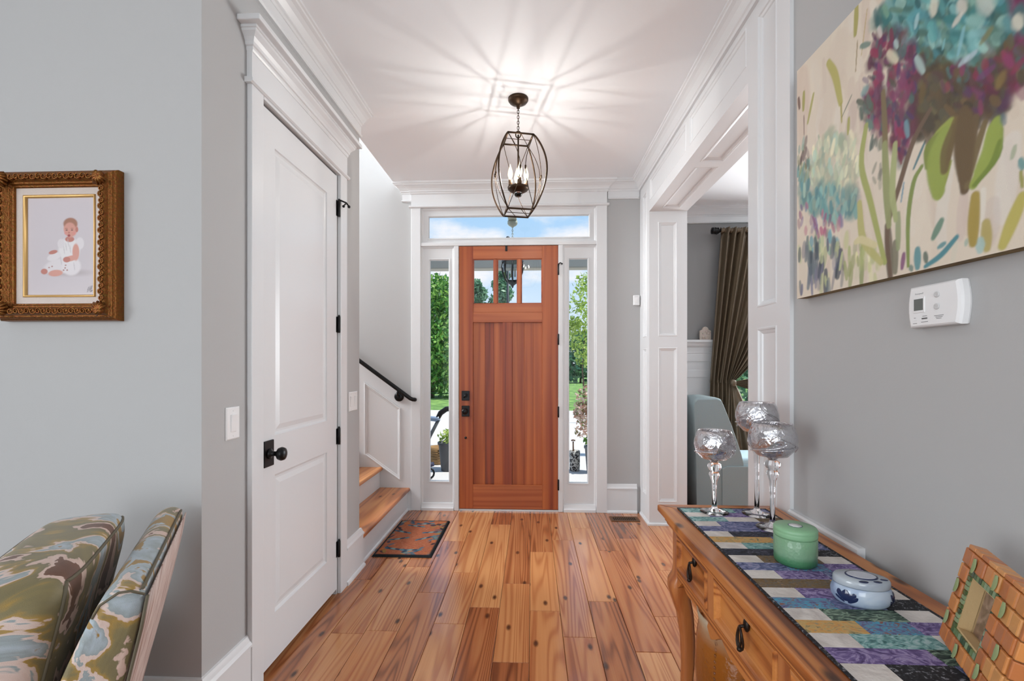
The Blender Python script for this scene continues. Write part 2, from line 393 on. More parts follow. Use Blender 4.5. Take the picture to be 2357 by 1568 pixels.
# ------------------------------------------------------------------ mouldings
CROWN = [(0, 0), (.088, 0), (.088, -.012), (.080, -.016), (.077, -.024), (.062, -.032), (.046, -.046), (.034, -.062), (.028, -.070), (.028, -.076), (.020, -.082), (.016, -.094),
         (.012, -.096), (.012, -.148), (.018, -.152), (.020, -.158), (.014, -.165), (0, -.165)]
CROWN_S = CROWN[:11]+[(.016, -.096), (0, -.096)]
BASE = [(0, 0), (.030, 0), (.030, .010), (.026, .020), (.018, .024), (.018, .215), (.024, .219), (.024, .228), (.016, .240), (.012, .252), (.008, .262), (0, .265)]
# left wall crown, ending open at the stair; short return faces
m = MB().prism(CROWN, lambda p, q, t: (XL+p, t, H+q), 1.58, lambda p, q: 3.069+p*.3)
struct(m.build('trim_1', M['white']), 'white stepped crown moulding above the closet door', 'crown moulding')
# right crown along header of the opening and above the grey wall
m = MB().prism(CROWN_S, lambda p, q, t: (XP-p, t, H+q), 1.838, lambda p, q: YF-p)
m.prism(CROWN, lambda p, q, t: (XW-p, t, H+q), -3.9, 1.838)
struct(m.build('trim_2', M['white']), 'white crown moulding along the right above the panelled header', 'crown moulding')
# front crown, right of door header
m = MB().prism(CROWN, lambda p, q, t: (t, YF-p, H+q), .70, lambda p, q: XP-p)
m.prism(CROWN, lambda p, q, t: (t, YF-p, H+q), lambda p, q: -1.20-p, -1.12)
m.rings([[(-1.20-p, YF, H+q) for p, q in CROWN[1:-1]], [(-1.20-p, YF-p, H+q) for p, q in CROWN[1:-1]]], closed=False, smooth=False)
struct(m.build('trim_3', M['white']), 'short white crown moulding on the front wall beside the door header', 'crown moulding')
# dining crown
m = MB().prism(CROWN, lambda p, q, t: (t, 5.1-p, H+q), 1.311, 5.0)
m.prism(CROWN, lambda p, q, t: (1.311+p, t, H+q), 4.0, 5.1)
struct(m.build('trim_4', M['white']), 'white crown moulding in the dining room above the curtain', 'crown moulding')

# baseboards
m = MB().prism(BASE, lambda p, q, t: (XL+p, t, q), lambda p, q: 1.58-p, 1.838)
m.prism(BASE, lambda p, q, t: (t, 1.58-p, q), -4.5, lambda p, q: XL+p)
struct(m.build('baseboard_living', M['white']), 'white baseboard wrapping the outside corner by the light switch', 'baseboard')
m = MB().prism(BASE, lambda p, q, t: (XL+p, t, q), 2.812, lambda p, q: 3.078+p)
struct(m.build('baseboard_left', M['white']), 'short white baseboard between closet door and stairs', 'baseboard')
m = MB().prism(BASE, lambda p, q, t: (t, YF-p, q), .690, .964)
struct(m.build('baseboard_front', M['white']), 'white baseboard right of the front door', 'baseboard')
m = MB().prism(BASE, lambda p, q, t: (XW-p, t, q), -3.95, 1.835)
struct(m.build('baseboard_right', M['white']), 'white baseboard behind the console table', 'baseboard')
# length of rail behind the console
m = MB().prism([(0, .70), (.012, .70), (.014, .735), (.020, .742), (.020, .765), (.024, .772), (.024, .797), (.018, .803), (0, .803)], lambda p, q, t: (XW-p, t, q), 1.453, 1.836)
struct(m.build('trim_5', M['white']), 'white rail moulding with a cut end behind the console top', 'moulding')

# ------------------------------------------------------------------ closet door and surround
t = thing('trim_6', (XL, 2.32, 0), 'white casing and corniced header around the closet door', 'door casing', kind='structure')
for a, b in ((1.838, 1.922), (2.718, 2.812)):
    mm = MB(); mm.box(XL, XL+.022, a, b, 0, 2.512); mm.build('casing', M['white'], t, bevel=.003)
boxes((XL, XL+.0215, 1.923, 2.717, 2.487, 2.503)).build('head_jamb', M['white'], t)
MB().prism([(0, 2.500), (.026, 2.500), (.034, 2.506), (.034, 2.516), (.026, 2.522), (0, 2.522)], lambda p, q, s: (XL+p, s, q), 1.822, 2.828).build('lip_moulding', M['white'], t)
boxes((XL, XL+.022, 1.838, 2.812, 2.522, 2.645)).build('frieze', M['white'], t)
HC = [(0, 2.632), (.024, 2.632), (.028, 2.640), (.028, 2.650), (.034, 2.654), (.036, 2.666), (.044, 2.680), (.058, 2.694), (.060, 2.702), (.064, 2.704), (.064, 2.714), (0, 2.714)]
mm = MB().prism(HC, lambda p, q, s: (XL+p, s, q), lambda p, q: 1.862-p, lambda p, q: 2.788+p)
HR = HC[1:-1]                                             # mitred returns at both ends
for sg, y0 in ((-1, 1.862), (1, 2.788)):
    mm.rings([[(XL, y0+sg*p, q) for p, q in HR], [(XL+p, y0+sg*p, q) for p, q in HR]], closed=False, smooth=False)
mm.build('cornice', M['white'], t)
boxes((XL, XL+.092, 1.772, 2.878, 2.714, 2.737)).build('cap', M['white'], t, bevel=.004)
for a, b in ((1.922, 1.933), (2.707, 2.718)): boxes((-1.26, XL-.001, a, b, 0, 2.487)).build('jamb', M['white'], t)
d2 = thing('door_2', (-1.147, 2.32, .03), 'tall white two-panel closet door with black knob', 'door', kind='structure')
pl = []; mm = MB()
paneled(mm, (XL+.004, 0, 0), (0, 1, 0), (0, 0, 1), (1, 0, 0), 1.936, 2.702, .036, 2.474,
        [(2.037, 2.568, 1.045, 2.330), (2.037, 2.568, .250, .868)], .02, PROF_DOOR, pl, 'p', M['white'], back=.036)
mm.box(-1.186, XL-.008, 1.9365, 2.7015, .0365, 2.4735); lf2 = mm.build('leaf', M['white'], d2, recalc=False); finish_panels(pl, 'panel', M['white'], lf2)
mm = MB(); mm.box(XL+.004, XL+.012, 1.944, 2.020, .915, 1.030); pt = mm.build('rose', M['black'], d2, bevel=.004)
mm = MB().lathe([(.021, 0), (.023, .004), (.012, .010), (.010, .026), (.014, .034), (.026, .042), (.030, .054), (.026, .066), (.012, .072), (.004, .073)], (XL+.012, 1.982, .972), 20, axis='x'); mm.build('knob', M['black'], pt)
for z in (2.286, 1.598, .937, .270):
    hm = MB(); hm.lathe([(.007, -.048), (.008, -.046), (.008, .046), (.007, .048)], (XL+.014, 2.708, z), 10); hm.lathe([(.005, .048), (.006, .052), (.003, .058)], (XL+.014, 2.708, z), 8); hm.box(XL+.001, XL+.0052, 2.690, 2.7055, z-.046, z+.046)
    hg = hm.build('hinge', M['black'], d2)
    if z > 2:
        sm = MB(); sm.tube([(XL+.014, 2.708, z+.052), (XL+.05, 2.730, z+.040), (XL+.062, 2.738, z+.022)], .005, 8); sm.sphere((XL+.062, 2.738, z+.02), .009); sm.tube([(XL+.05, 2.730, z+.040), (XL+.045, 2.70, z+.012)], .004, 8); sm.sphere((XL+.045, 2.70, z+.01), .008)
        sm.build('door_stop', M['black'], hg)

# ------------------------------------------------------------------ front door surround
t = thing('trim_7', (-.22, YF, 0), 'white casing, mullions and wide cornice around the front door', 'door casing', kind='structure')
YC = 4.296
boxes((-1.126, -1.037, YC, YF+.05, 0, 2.842)).build('casing', M['white'], t, bevel=.003)
boxes((.594, .690, YC, YF+.05, 0, 2.842)).build('casing', M['white'], t, bevel=.003)
MB().prism([(0, 2.822), (.028, 2.822), (.040, 2.828), (.040, 2.838), (.030, 2.846), (0, 2.846)], lambda p, q, s: (s, YF-p, q), -1.145, .709).build('lip_moulding', M['white'], t)
boxes((-1.126, .690, YC, YF, 2.844, 2.96)).build('frieze', M['white'], t)
CH = [(0, 2.949), (.026, 2.949), (.034, 2.956), (.034, 2.966), (.042, 2.970), (.044, 2.982), (.054, 2.996), (.070, 3.010), (.088, 3.020), (.090, 3.028), (.100, 3.032), (.104, 3.05), (0, 3.05)]
mm = MB().prism(CH, lambda p, q, s: (s, YF-p, q), lambda p, q: -1.102-p, lambda p, q: .666+p)
for sg, x0 in ((-1, -1.102), (1, .666)):
    mm.rings([[(x0+sg*p, YF, q) for p, q in CH[1:-1]], [(x0+sg*p, YF-p, q) for p, q in CH[1:-1]]], closed=False, smooth=False)
mm.build('cornice', M['white'], t)
for a, b in ((-.722, -.680), (.246, .288)):
    mm = MB().box(a, b, YC+.006, YF+.07, 0, 2.468); mm.build('mullion', M['white'], t, bevel=.004)
boxes((-1.037, .594, YC+.004, YF+.07, 2.468, 2.500)).build('transom_bar', M['white'], t, bevel=.004)
boxes((-.680, .246, YC+.012, YF+.09, -.02, .017)).build('threshold', plain('threshold_metal', (.55, .55, .55), .4, .6), t, bevel=.004)
def glazed(name, label, x0, x1, z0, z1, gx0, gx1, gz0, gz1, skirt):
    g = thing(name, ((x0+x1)/2, YF, z0), label, 'window', kind='structure')
    ya, yb = 4.330, 4.372
    O = (0, ya, 0)
    for bx in ((x0, gx0, z0, z1), (gx1, x1, z0, z1)): boxes((bx[0], bx[1], ya, yb, bx[2], bx[3])).build('stile', M['white'], g)
    for bx in ((gx0, gx1, z0, gz0), (gx0, gx1, gz1, z1)): boxes((bx[0], bx[1], ya, yb, bx[2], bx[3])).build('rail', M['white'], g)
    fm = MB(); P = lambda i, d: [(gx0+i, ya+d, gz0+i), (gx1-i, ya+d, gz0+i), (gx1-i, ya+d, gz1-i), (gx0+i, ya+d, gz1-i)]
    fm.rings([P(-.012, 0), P(-.010, -.006), P(-.003, -.006), P(.002, .002), P(.004, .018)], cap0=False, cap1=False, smooth=False); fm.build('glazing_bead', M['white'], g)
    boxes((gx0+.001, gx1-.001, ya+.018, ya+.022, gz0+.001, gz1-.001)).build('pane', M['pane'], g)
    fr = MB(); Q = lambda i, d: [(x0+i, ya+d, z0+i), (x1-i, ya+d, z0+i), (x1-i, ya+d, z1-i), (x0+i, ya+d, z1-i)]
    fr.rings([Q(0, -.012), Q(.008, -.012), Q(.014, -.004), Q(.020, 0)], cap0=False, cap1=False, smooth=False); fr.build('stop_moulding', M['white'], g)
    if skirt: MB().prism([(0, 0), (.030, 0), (.030, .022), (.022, .034), (.016, .050), (.012, .066), (0, .068)], lambda p, q, s: (s, ya-p, q), x0+.006, x1-.006).build('base_moulding', M['white'], g)
    return g
glazed('window_1', 'narrow glass sidelight left of the front door', -1.037, -.722, 0, 2.468, -.958, -.776, .268, 2.345, True)
glazed('window_2', 'narrow glass sidelight right of the front door', .288, .594, 0, 2.468, .344, .519, .264, 2.345, True)
glazed('window_3', 'wide transom window above the front door', -1.037, .594, 2.500, 2.822, -.968, .531, 2.546, 2.752, False)

# front door leaf
d1 = thing('door_1', (-.217, 4.31, .02), 'reddish wooden front door with three small panes', 'door', kind='structure')
DY, DB = 4.308, 4.352
boxes((-.677, -.546, DY, DB, .020, 2.464)).build('stile', M['doorwood'], d1, origin=(-.61, DY, 1.2), bevel=.002)
boxes((.097, .243, DY, DB, .020, 2.464)).build('stile', M['doorwood'], d1, origin=(.17, DY, 1.2), bevel=.002)
boxes((-.270, -.180, DY+.002, DB, .238, 1.755)).build('stile', M['doorwood'], d1, origin=(-.22, DY, 1.0), bevel=.002)
for z0, z1 in ((.020, .238), (1.755, 1.848), (1.848, 1.928), (2.345, 2.464)):
    boxes((-.546, .097, DY+(.0 if z0 != 1.848 else .004), DB, z0, z1)).build('rail', M['doorwood_h'], d1, origin=(-.22, DY, z0), bevel=.002)
LX = [-.546, -.350, -.320, -.131, -.099, .097]
for a, b in ((LX[1], LX[2]), (LX[3], LX[4])): boxes((a, b, DY+.004, DB-.004, 1.928, 2.345)).build('muntin', M['doorwood'], d1, origin=((a+b)/2, DY, 2.1), bevel=.004)
for a, b in ((LX[0], LX[1]), (LX[2], LX[3]), (LX[4], LX[5])):
    fm = MB(); P = lambda i, d: [(a+i, DY+d, 1.928+i), (b-i, DY+d, 1.928+i), (b-i, DY+d, 2.345-i), (a+i, DY+d, 2.345-i)]
    fm.rings([P(0, .006), P(.007, .008), P(.009, .020)], cap0=False, cap1=False, smooth=False); fm.build('glazing_bead', M['doorwood_h'], d1)
    boxes((a+.001, b-.001, DY+.020, DY+.026, 1.929, 2.344)).build('pane', M['pane'], d1)
for (a, b) in ((-.546, -.270), (-.180, .097)):
    w3 = [(a, a+.110), (a+.110, a+.195), (a+.195, b)]
    for k, (p, q) in enumerate(w3):
        boxes((p+.0002, q-.0002, DY+.019, DB-.006, .238, 1.755)).build('panel_board', M['doorwood'], d1, origin=((p+q)/2, DY, 1.0), bevel=.0012)
boxes((-.546, .097, DB-.006, DB-.001, .238, 1.755)).build('panel_back', M['doorwood'], d1, origin=(-.2, DB, 1.0))
boxes((-.546, .097, DY-.007, DY, .2365, .2475)).build('panel_sill', M['doorwood_h'], d1, origin=(-.2, DY, .24))
dbp = boxes((-.652, -.578, DY-.010, DY, 1.028, 1.118)).build('deadbolt_plate', M['black'], d1, bevel=.004)
mm = MB().lathe([(.018, 0), (.016, -.006), (.014, -.010)], (-.615, DY-.010, 1.073), 16, axis='y')
mm.tube([(-.632, DY-.026, 1.056), (-.598, DY-.026, 1.090)], .008, 8); mm.build('thumb_turn', M['black'], dbp)
knp = boxes((-.652, -.578, DY-.010, DY, .879, .980)).build('knob_plate', M['black'], d1, bevel=.004)
MB().lathe([(.022, 0), (.020, -.006), (.011, -.012), (.011, -.028), (.024, -.036), (.028, -.048), (.022, -.060), (.006, -.064)], (-.618, DY-.010, .930), 20, axis='y').build('knob', M['black'], knp)
MB().lathe([(.012, 0), (.011, -.006), (.004, -.008)], (-.615, DY, .680), 14, axis='y').build('lower_lock', M['black'], d1)
boxes((-.246, -.226, DY-.008, DY, 2.415, 2.466)).build('wreath_hanger', M['black'], d1, bevel=.002)
for z in (2.24, 1.595, .925, .252):
    hm = MB().lathe([(.007, -.05), (.008, -.048), (.008, .048), (.007, .05)], (.2455, DY-.004, z), 10)
    if z > 2: hm.tube([(.2455, DY-.004, z+.05), (.262, DY-.035, z+.056), (.275, DY-.040, z+.046)], .005, 8); hm.sphere((.276, DY-.040, z+.045), .008)
    hm.build('hinge', M['black'], d1)

# ------------------------------------------------------------------ panelled opening to the dining room
t = thing('trim_8', (XP, 3.1, 0), 'white panelled pilasters and header of the dining room opening', 'cased opening', kind='structure')
pl = []
# near pilaster
mm = MB(); paneled(mm, (XP, 0, 0), (0, 1, 0), (0, 0, 1), (-1, 0, 0), 1.838, 2.184, 0, 2.97, [(1.933, 2.097, 1.611, 2.90), (1.933, 2.097, .28, 1.522)], .02, PROF_SUNK, pl, 'p', M['white'], back=.015)
mm.box(XP+.015, 1.325, 1.838, 2.183, 0, 2.97); mm.build('near_pilaster', M['white'], t, recalc=False)
# header hall face, soffit, dining face
mm = MB(); paneled(mm, (XP, 0, 0), (0, 1, 0), (0, 0, 1), (-1, 0, 0), 2.184, 3.985, 2.66, 2.97, [(2.20, 2.985, 2.742, 2.930), (3.050, 3.968, 2.742, 2.930)], .02, PROF_SUNK, pl, 'p', M['white'], back=0)
paneled(mm, (0, 0, 2.66), (1, 0, 0), (0, 1, 0), (0, 0, -1), XP, 1.311, 2.184, 3.985, [(1.075, 1.225, 2.24, 3.025), (1.075, 1.225, 3.108, 3.895)], .02, PROF_SUNK, pl, 'p', M['white'], back=0)
mm.box(XP+.015, 1.311, 2.184, 3.985, 2.675, 3.05); mm.build('header', M['white'], t, recalc=False)
# far pilaster: jamb face and hall face
mm = MB(); paneled(mm, (0, 3.985, 0), (1, 0, 0), (0, 0, 1), (0, -1, 0), XP, 1.311, 0, 2.66, [(1.069, 1.230, 1.602, 2.572), (1.069, 1.230, .196, 1.507)], .02, PROF_SUNK, pl, 'p', M['white'], back=0)
paneled(mm, (XP, 0, 0), (0, 1, 0), (0, 0, 1), (-1, 0, 0), 3.985, YF, 0, 2.97, [(4.075, 4.215, 1.602, 2.87), (4.075, 4.215, .22, 1.507)], .02, PROF_SUNK, pl, 'p', M['white'], back=0)
mm.box(XP+.015, 1.311, 3.999, 4.46, 0, 2.97); mm.build('far_pilaster', M['white'], t, recalc=False)
finish_panels(pl, 'panel', M['white'], t)
SH = [(0, 0), (.014, 0), (.014, .012), (.010, .020), (0, .022)]
mm = MB().prism(SH, lambda p, q, s: (s, 3.985-p, q), lambda p, q: XP-p, 1.311); mm.prism(SH, lambda p, q, s: (XP-p, s, q), lambda p, q: 3.985-p, YF-.03)
mm.prism(SH, lambda p, q, s: (XP-p, s, q), 1.84, lambda p, q: 2.184+p); mm.build('shoe_moulding', M['white'], t)

# ------------------------------------------------------------------ stairs
st = thing('stairs', (-1.16, 3.7, 0), 'pine staircase rising to the left beside the front door', 'stairs', kind='structure')
for n in range(1, 10):
    xn = -1.138-.26*(n-1); zt = .19*n+.02
    MB().box(xn-.30, xn, 3.071, YF-.004, zt-.032, zt).build('tread', M['tread'], st, origin=(xn, 3.7, zt), bevel=.012, seg=3)
    boxes((xn-.043, xn-.025, 3.075, YF-.006, max(0, zt-.222), zt-.032)).build('riser', M['white'], st)
MB().prism([(0, 0), (.012, 0), (.010, .012), (0, .018)], lambda p, q, s: (-1.163+p, s, q), 3.082, 4.30).build('shoe_moulding', M['white'], st)
# raking wainscot behind the stairs
t = thing('trim_9', (-1.3, YF, 0), 'white raking panelled wainscot on the stair wall', 'wainscot', kind='structure')
SL = .19/.26
ztop = lambda x: 1.022+SL*(-1.126-x)
MB().prism([(-1.128, 0), (-1.128, ztop(-1.128)), (-3.6, ztop(-3.6)), (-3.6, 0)], lambda p, q, s: (p, s, q), YF-.014, YF).build('backing', M['white'], t)
for x1, x0 in ((-1.225, -1.572), (-1.66, -2.05), (-2.14, -2.53)):
    b0 = lambda x: .270+.0*x+.715*(-1.225-x)
    tpz = lambda x: .955+.715*(-1.225-x)
    pm = MB(); rg = lambda i, d: [(x0+i, YF-.014-d, b0(x0+i)+i*1.2), (x1-i, YF-.014-d, b0(x1-i)+i*1.2), (x1-i, YF-.014-d, tpz(x1-i)-i*1.2), (x0+i, YF-.014-d, tpz(x0+i)-i*1.2)]
    pm.rings([rg(0, 0), rg(.002, .010), (rg(.010, .012)), rg(.016, .006), rg(.026, .004), rg(.030, .0)], cap0=False, cap1=False, smooth=False); pm.build('panel_moulding', M['white'], t, recalc=False)
MB().prism([(0, 0), (.016, 0), (.016, .012), (0, .016)], lambda p, q, s: (s, YF-.014-p, q), -1.165, -1.128).build('shoe_moulding', M['white'], t)
# handrail
hr = thing('handrail', (-1.25, 4.25, 1.05), 'black metal handrail mounted on the stair wall', 'handrail')
hz = lambda x: 1.035+SL*(-1.10-x)
mm = MB().tube([(x, 4.245, hz(x)) for x in np.linspace(-3.4, -1.12, 14)]+[(-1.098, 4.247, hz(-1.11)-.002), (-1.086, 4.258, hz(-1.11)-.004), (-1.082, 4.272, hz(-1.11)-.006)], .019, 12)
mm.build('rail', M['black'], hr)
for x in (-1.24, -2.2, -3.1):
    MB().lathe([(.044, 0), (.046, -.006), (.040, -.014), (.016, -.018)], (x, YF-.014, hz(x)-.075), 22, axis='y').build('wall_rosette', M['black'], hr)
    MB().tube([(x, YF-.028, hz(x)-.075), (x, 4.265, hz(x)-.072), (x, 4.247, hz(x)-.050), (x, 4.245, hz(x)-.015)], .009, 8).build('bracket', M['black'], hr)

# ------------------------------------------------------------------ dining wainscot and window
t = thing('trim_10', (1.6, 5.1, 0), 'tall white wainscot with plate rail in the dining room', 'wainscot', kind='structure')
boxes((1.311, 2.10, 5.080, 5.1, 0, 1.56)).build('backing', M['white'], t)
MB().prism([(0, 1.475), (.022, 1.475), (.026, 1.490), (.024, 1.500), (.030, 1.545), (.050, 1.565), (.058, 1.585), (.060, 1.600), (.085, 1.602), (.085, 1.627), (0, 1.627)], lambda p, q, s: (s, 5.1-p, q), 1.311, 2.06).build('plate_rail', M['white'], t)
boxes((1.311, 2.10, 5.070, 5.081, 1.395, 1.475)).build('rail', M['white'], t, bevel=.003)
boxes((1.311, 2.10, 5.070, 5.081, 1.225, 1.305)).build('rail', M['white'], t, bevel=.003)
boxes((1.311, 2.10, 5.070, 5.081, .0, .24)).build('rail', M['white'], t, bevel=.003)
for wn, wx, wl in (('window_4', 2.16, 'dining room window behind the knotted curtain'), ('window_5', 3.60, 'added unseen dining room window letting light in right of the curtained one')):  # the second window is unseen, added to light the left hall wall
    g = thing(wn, (wx+.6, 5.1, .72), wl, 'window', kind='structure')
    boxes((wx-.10, wx, 5.075, 5.1, .62, 2.72)).build('casing', M['white'], g); boxes((wx+1.20, wx+1.30, 5.075, 5.1, .62, 2.72)).build('casing', M['white'], g)
    boxes((wx-.10, wx+1.30, 5.075, 5.1, 2.62, 2.74)).build('casing', M['white'], g); boxes((wx-.12, wx+1.32, 5.05, 5.1, .70, .73)).build('sill', M['white'], g)
    for x in (0, .575, 1.15): boxes((wx+x, wx+x+.05, 5.13, 5.165, .73, 2.62)).build('stile', M['white'], g)
    for z in (.73, 1.65, 2.57): boxes((wx, wx+1.20, 5.132, 5.163, z, z+.05)).build('rail', M['white'], g)
    boxes((wx, wx+1.20, 5.145, 5.149, .73, 2.62)).build('pane', M['pane'], g)
# ------------------------------------------------------------------ picture rasters (flat prints) carried as colour attributes
def raster(nx, ny, col):
    a = np.zeros((ny, nx, 3)); a[:] = lin(col); return a
def dab(img, W, Hh, pts, r, col, al=1.0, soft=.35):
    """brush stroke of radius r (metres) along pts; image covers W x Hh metres, origin lower left"""
    ny, nx, _ = img.shape; px = W/(nx-1); py = Hh/(ny-1); c = np.array(lin(col))
    pts = np.array(pts, float); R = r*(1+soft)
    if len(pts) >= 3:                                     # smooth the stroke path
        q = np.vstack([2*pts[0]-pts[1], pts, 2*pts[-1]-pts[-2]]); out = []
        for k in range(1, len(q)-2):
            for t in (0, .25, .5, .75): out.append(.5*((2*q[k])+(-q[k-1]+q[k+1])*t+(2*q[k-1]-5*q[k]+4*q[k+1]-q[k+2])*t*t+(-q[k-1]+3*q[k]-3*q[k+1]+q[k+2])*t**3))
        pts = np.array(out+[pts[-1]])
    i0 = max(0, int((pts[:, 0].min()-R)/px)); i1 = min(nx, int((pts[:, 0].max()+R)/px)+2)
    j0 = max(0, int((pts[:, 1].min()-R)/py)); j1 = min(ny, int((pts[:, 1].max()+R)/py)+2)
    if i1 <= i0 or j1 <= j0: return
    X, Y = np.meshgrid(np.arange(i0, i1)*px, np.arange(j0, j1)*py)
    D = np.full(X.shape, 1e9); m = len(pts)
    for k in range(m-1):
        a, b = pts[k], pts[k+1]; d = b-a; L2 = (d**2).sum()+1e-12
        t = np.clip(((X-a[0])*d[0]+(Y-a[1])*d[1])/L2, 0, 1)
        s = (k+t)/(m-1); taper = .55+.45*np.sin(np.pi*np.clip(.15+.75*s, 0, 1))
        D = np.minimum(D, np.hypot(X-a[0]-t*d[0], Y-a[1]-t*d[1])/(r*taper))
    A = np.clip((1+soft*.5-D)/soft, 0, 1)*al
    img[j0:j1, i0:i1] = img[j0:j1, i0:i1]*(1-A[..., None])+c*A[..., None]
def ell(img, cx, cy, rx, ry, col, al=1.0, rot=0, soft=.12):
    """ellipse in unit coordinates (x right, y up, both 0..1)"""
    ny, nx, _ = img.shape; X, Y = np.meshgrid(np.linspace(0, 1, nx), np.linspace(0, 1, ny))
    c, s = math.cos(rot), math.sin(rot); dx, dy = X-cx, Y-cy
    D = np.sqrt(((dx*c+dy*s)/rx)**2+((-dx*s+dy*c)/ry)**2); A = np.clip((1+soft*.5-D)/soft, 0, 1)*al
    img[:] = img*(1-A[..., None])+np.array(lin(col))*A[..., None]
def colour_grid(name, img, fn, mat, parent=None, **kw):
    ny, nx, _ = img.shape
    o = MB().grid(fn, nx-1, ny-1, smooth=True).build(name, mat, parent, recalc=False, **kw)
    at = o.data.color_attributes.new('Col', 'FLOAT_COLOR', 'POINT')
    buf = np.ones((ny*nx, 4), np.float32); buf[:, :3] = img.reshape(-1, 3); at.data.foreach_set('color', buf.ravel())
    return o

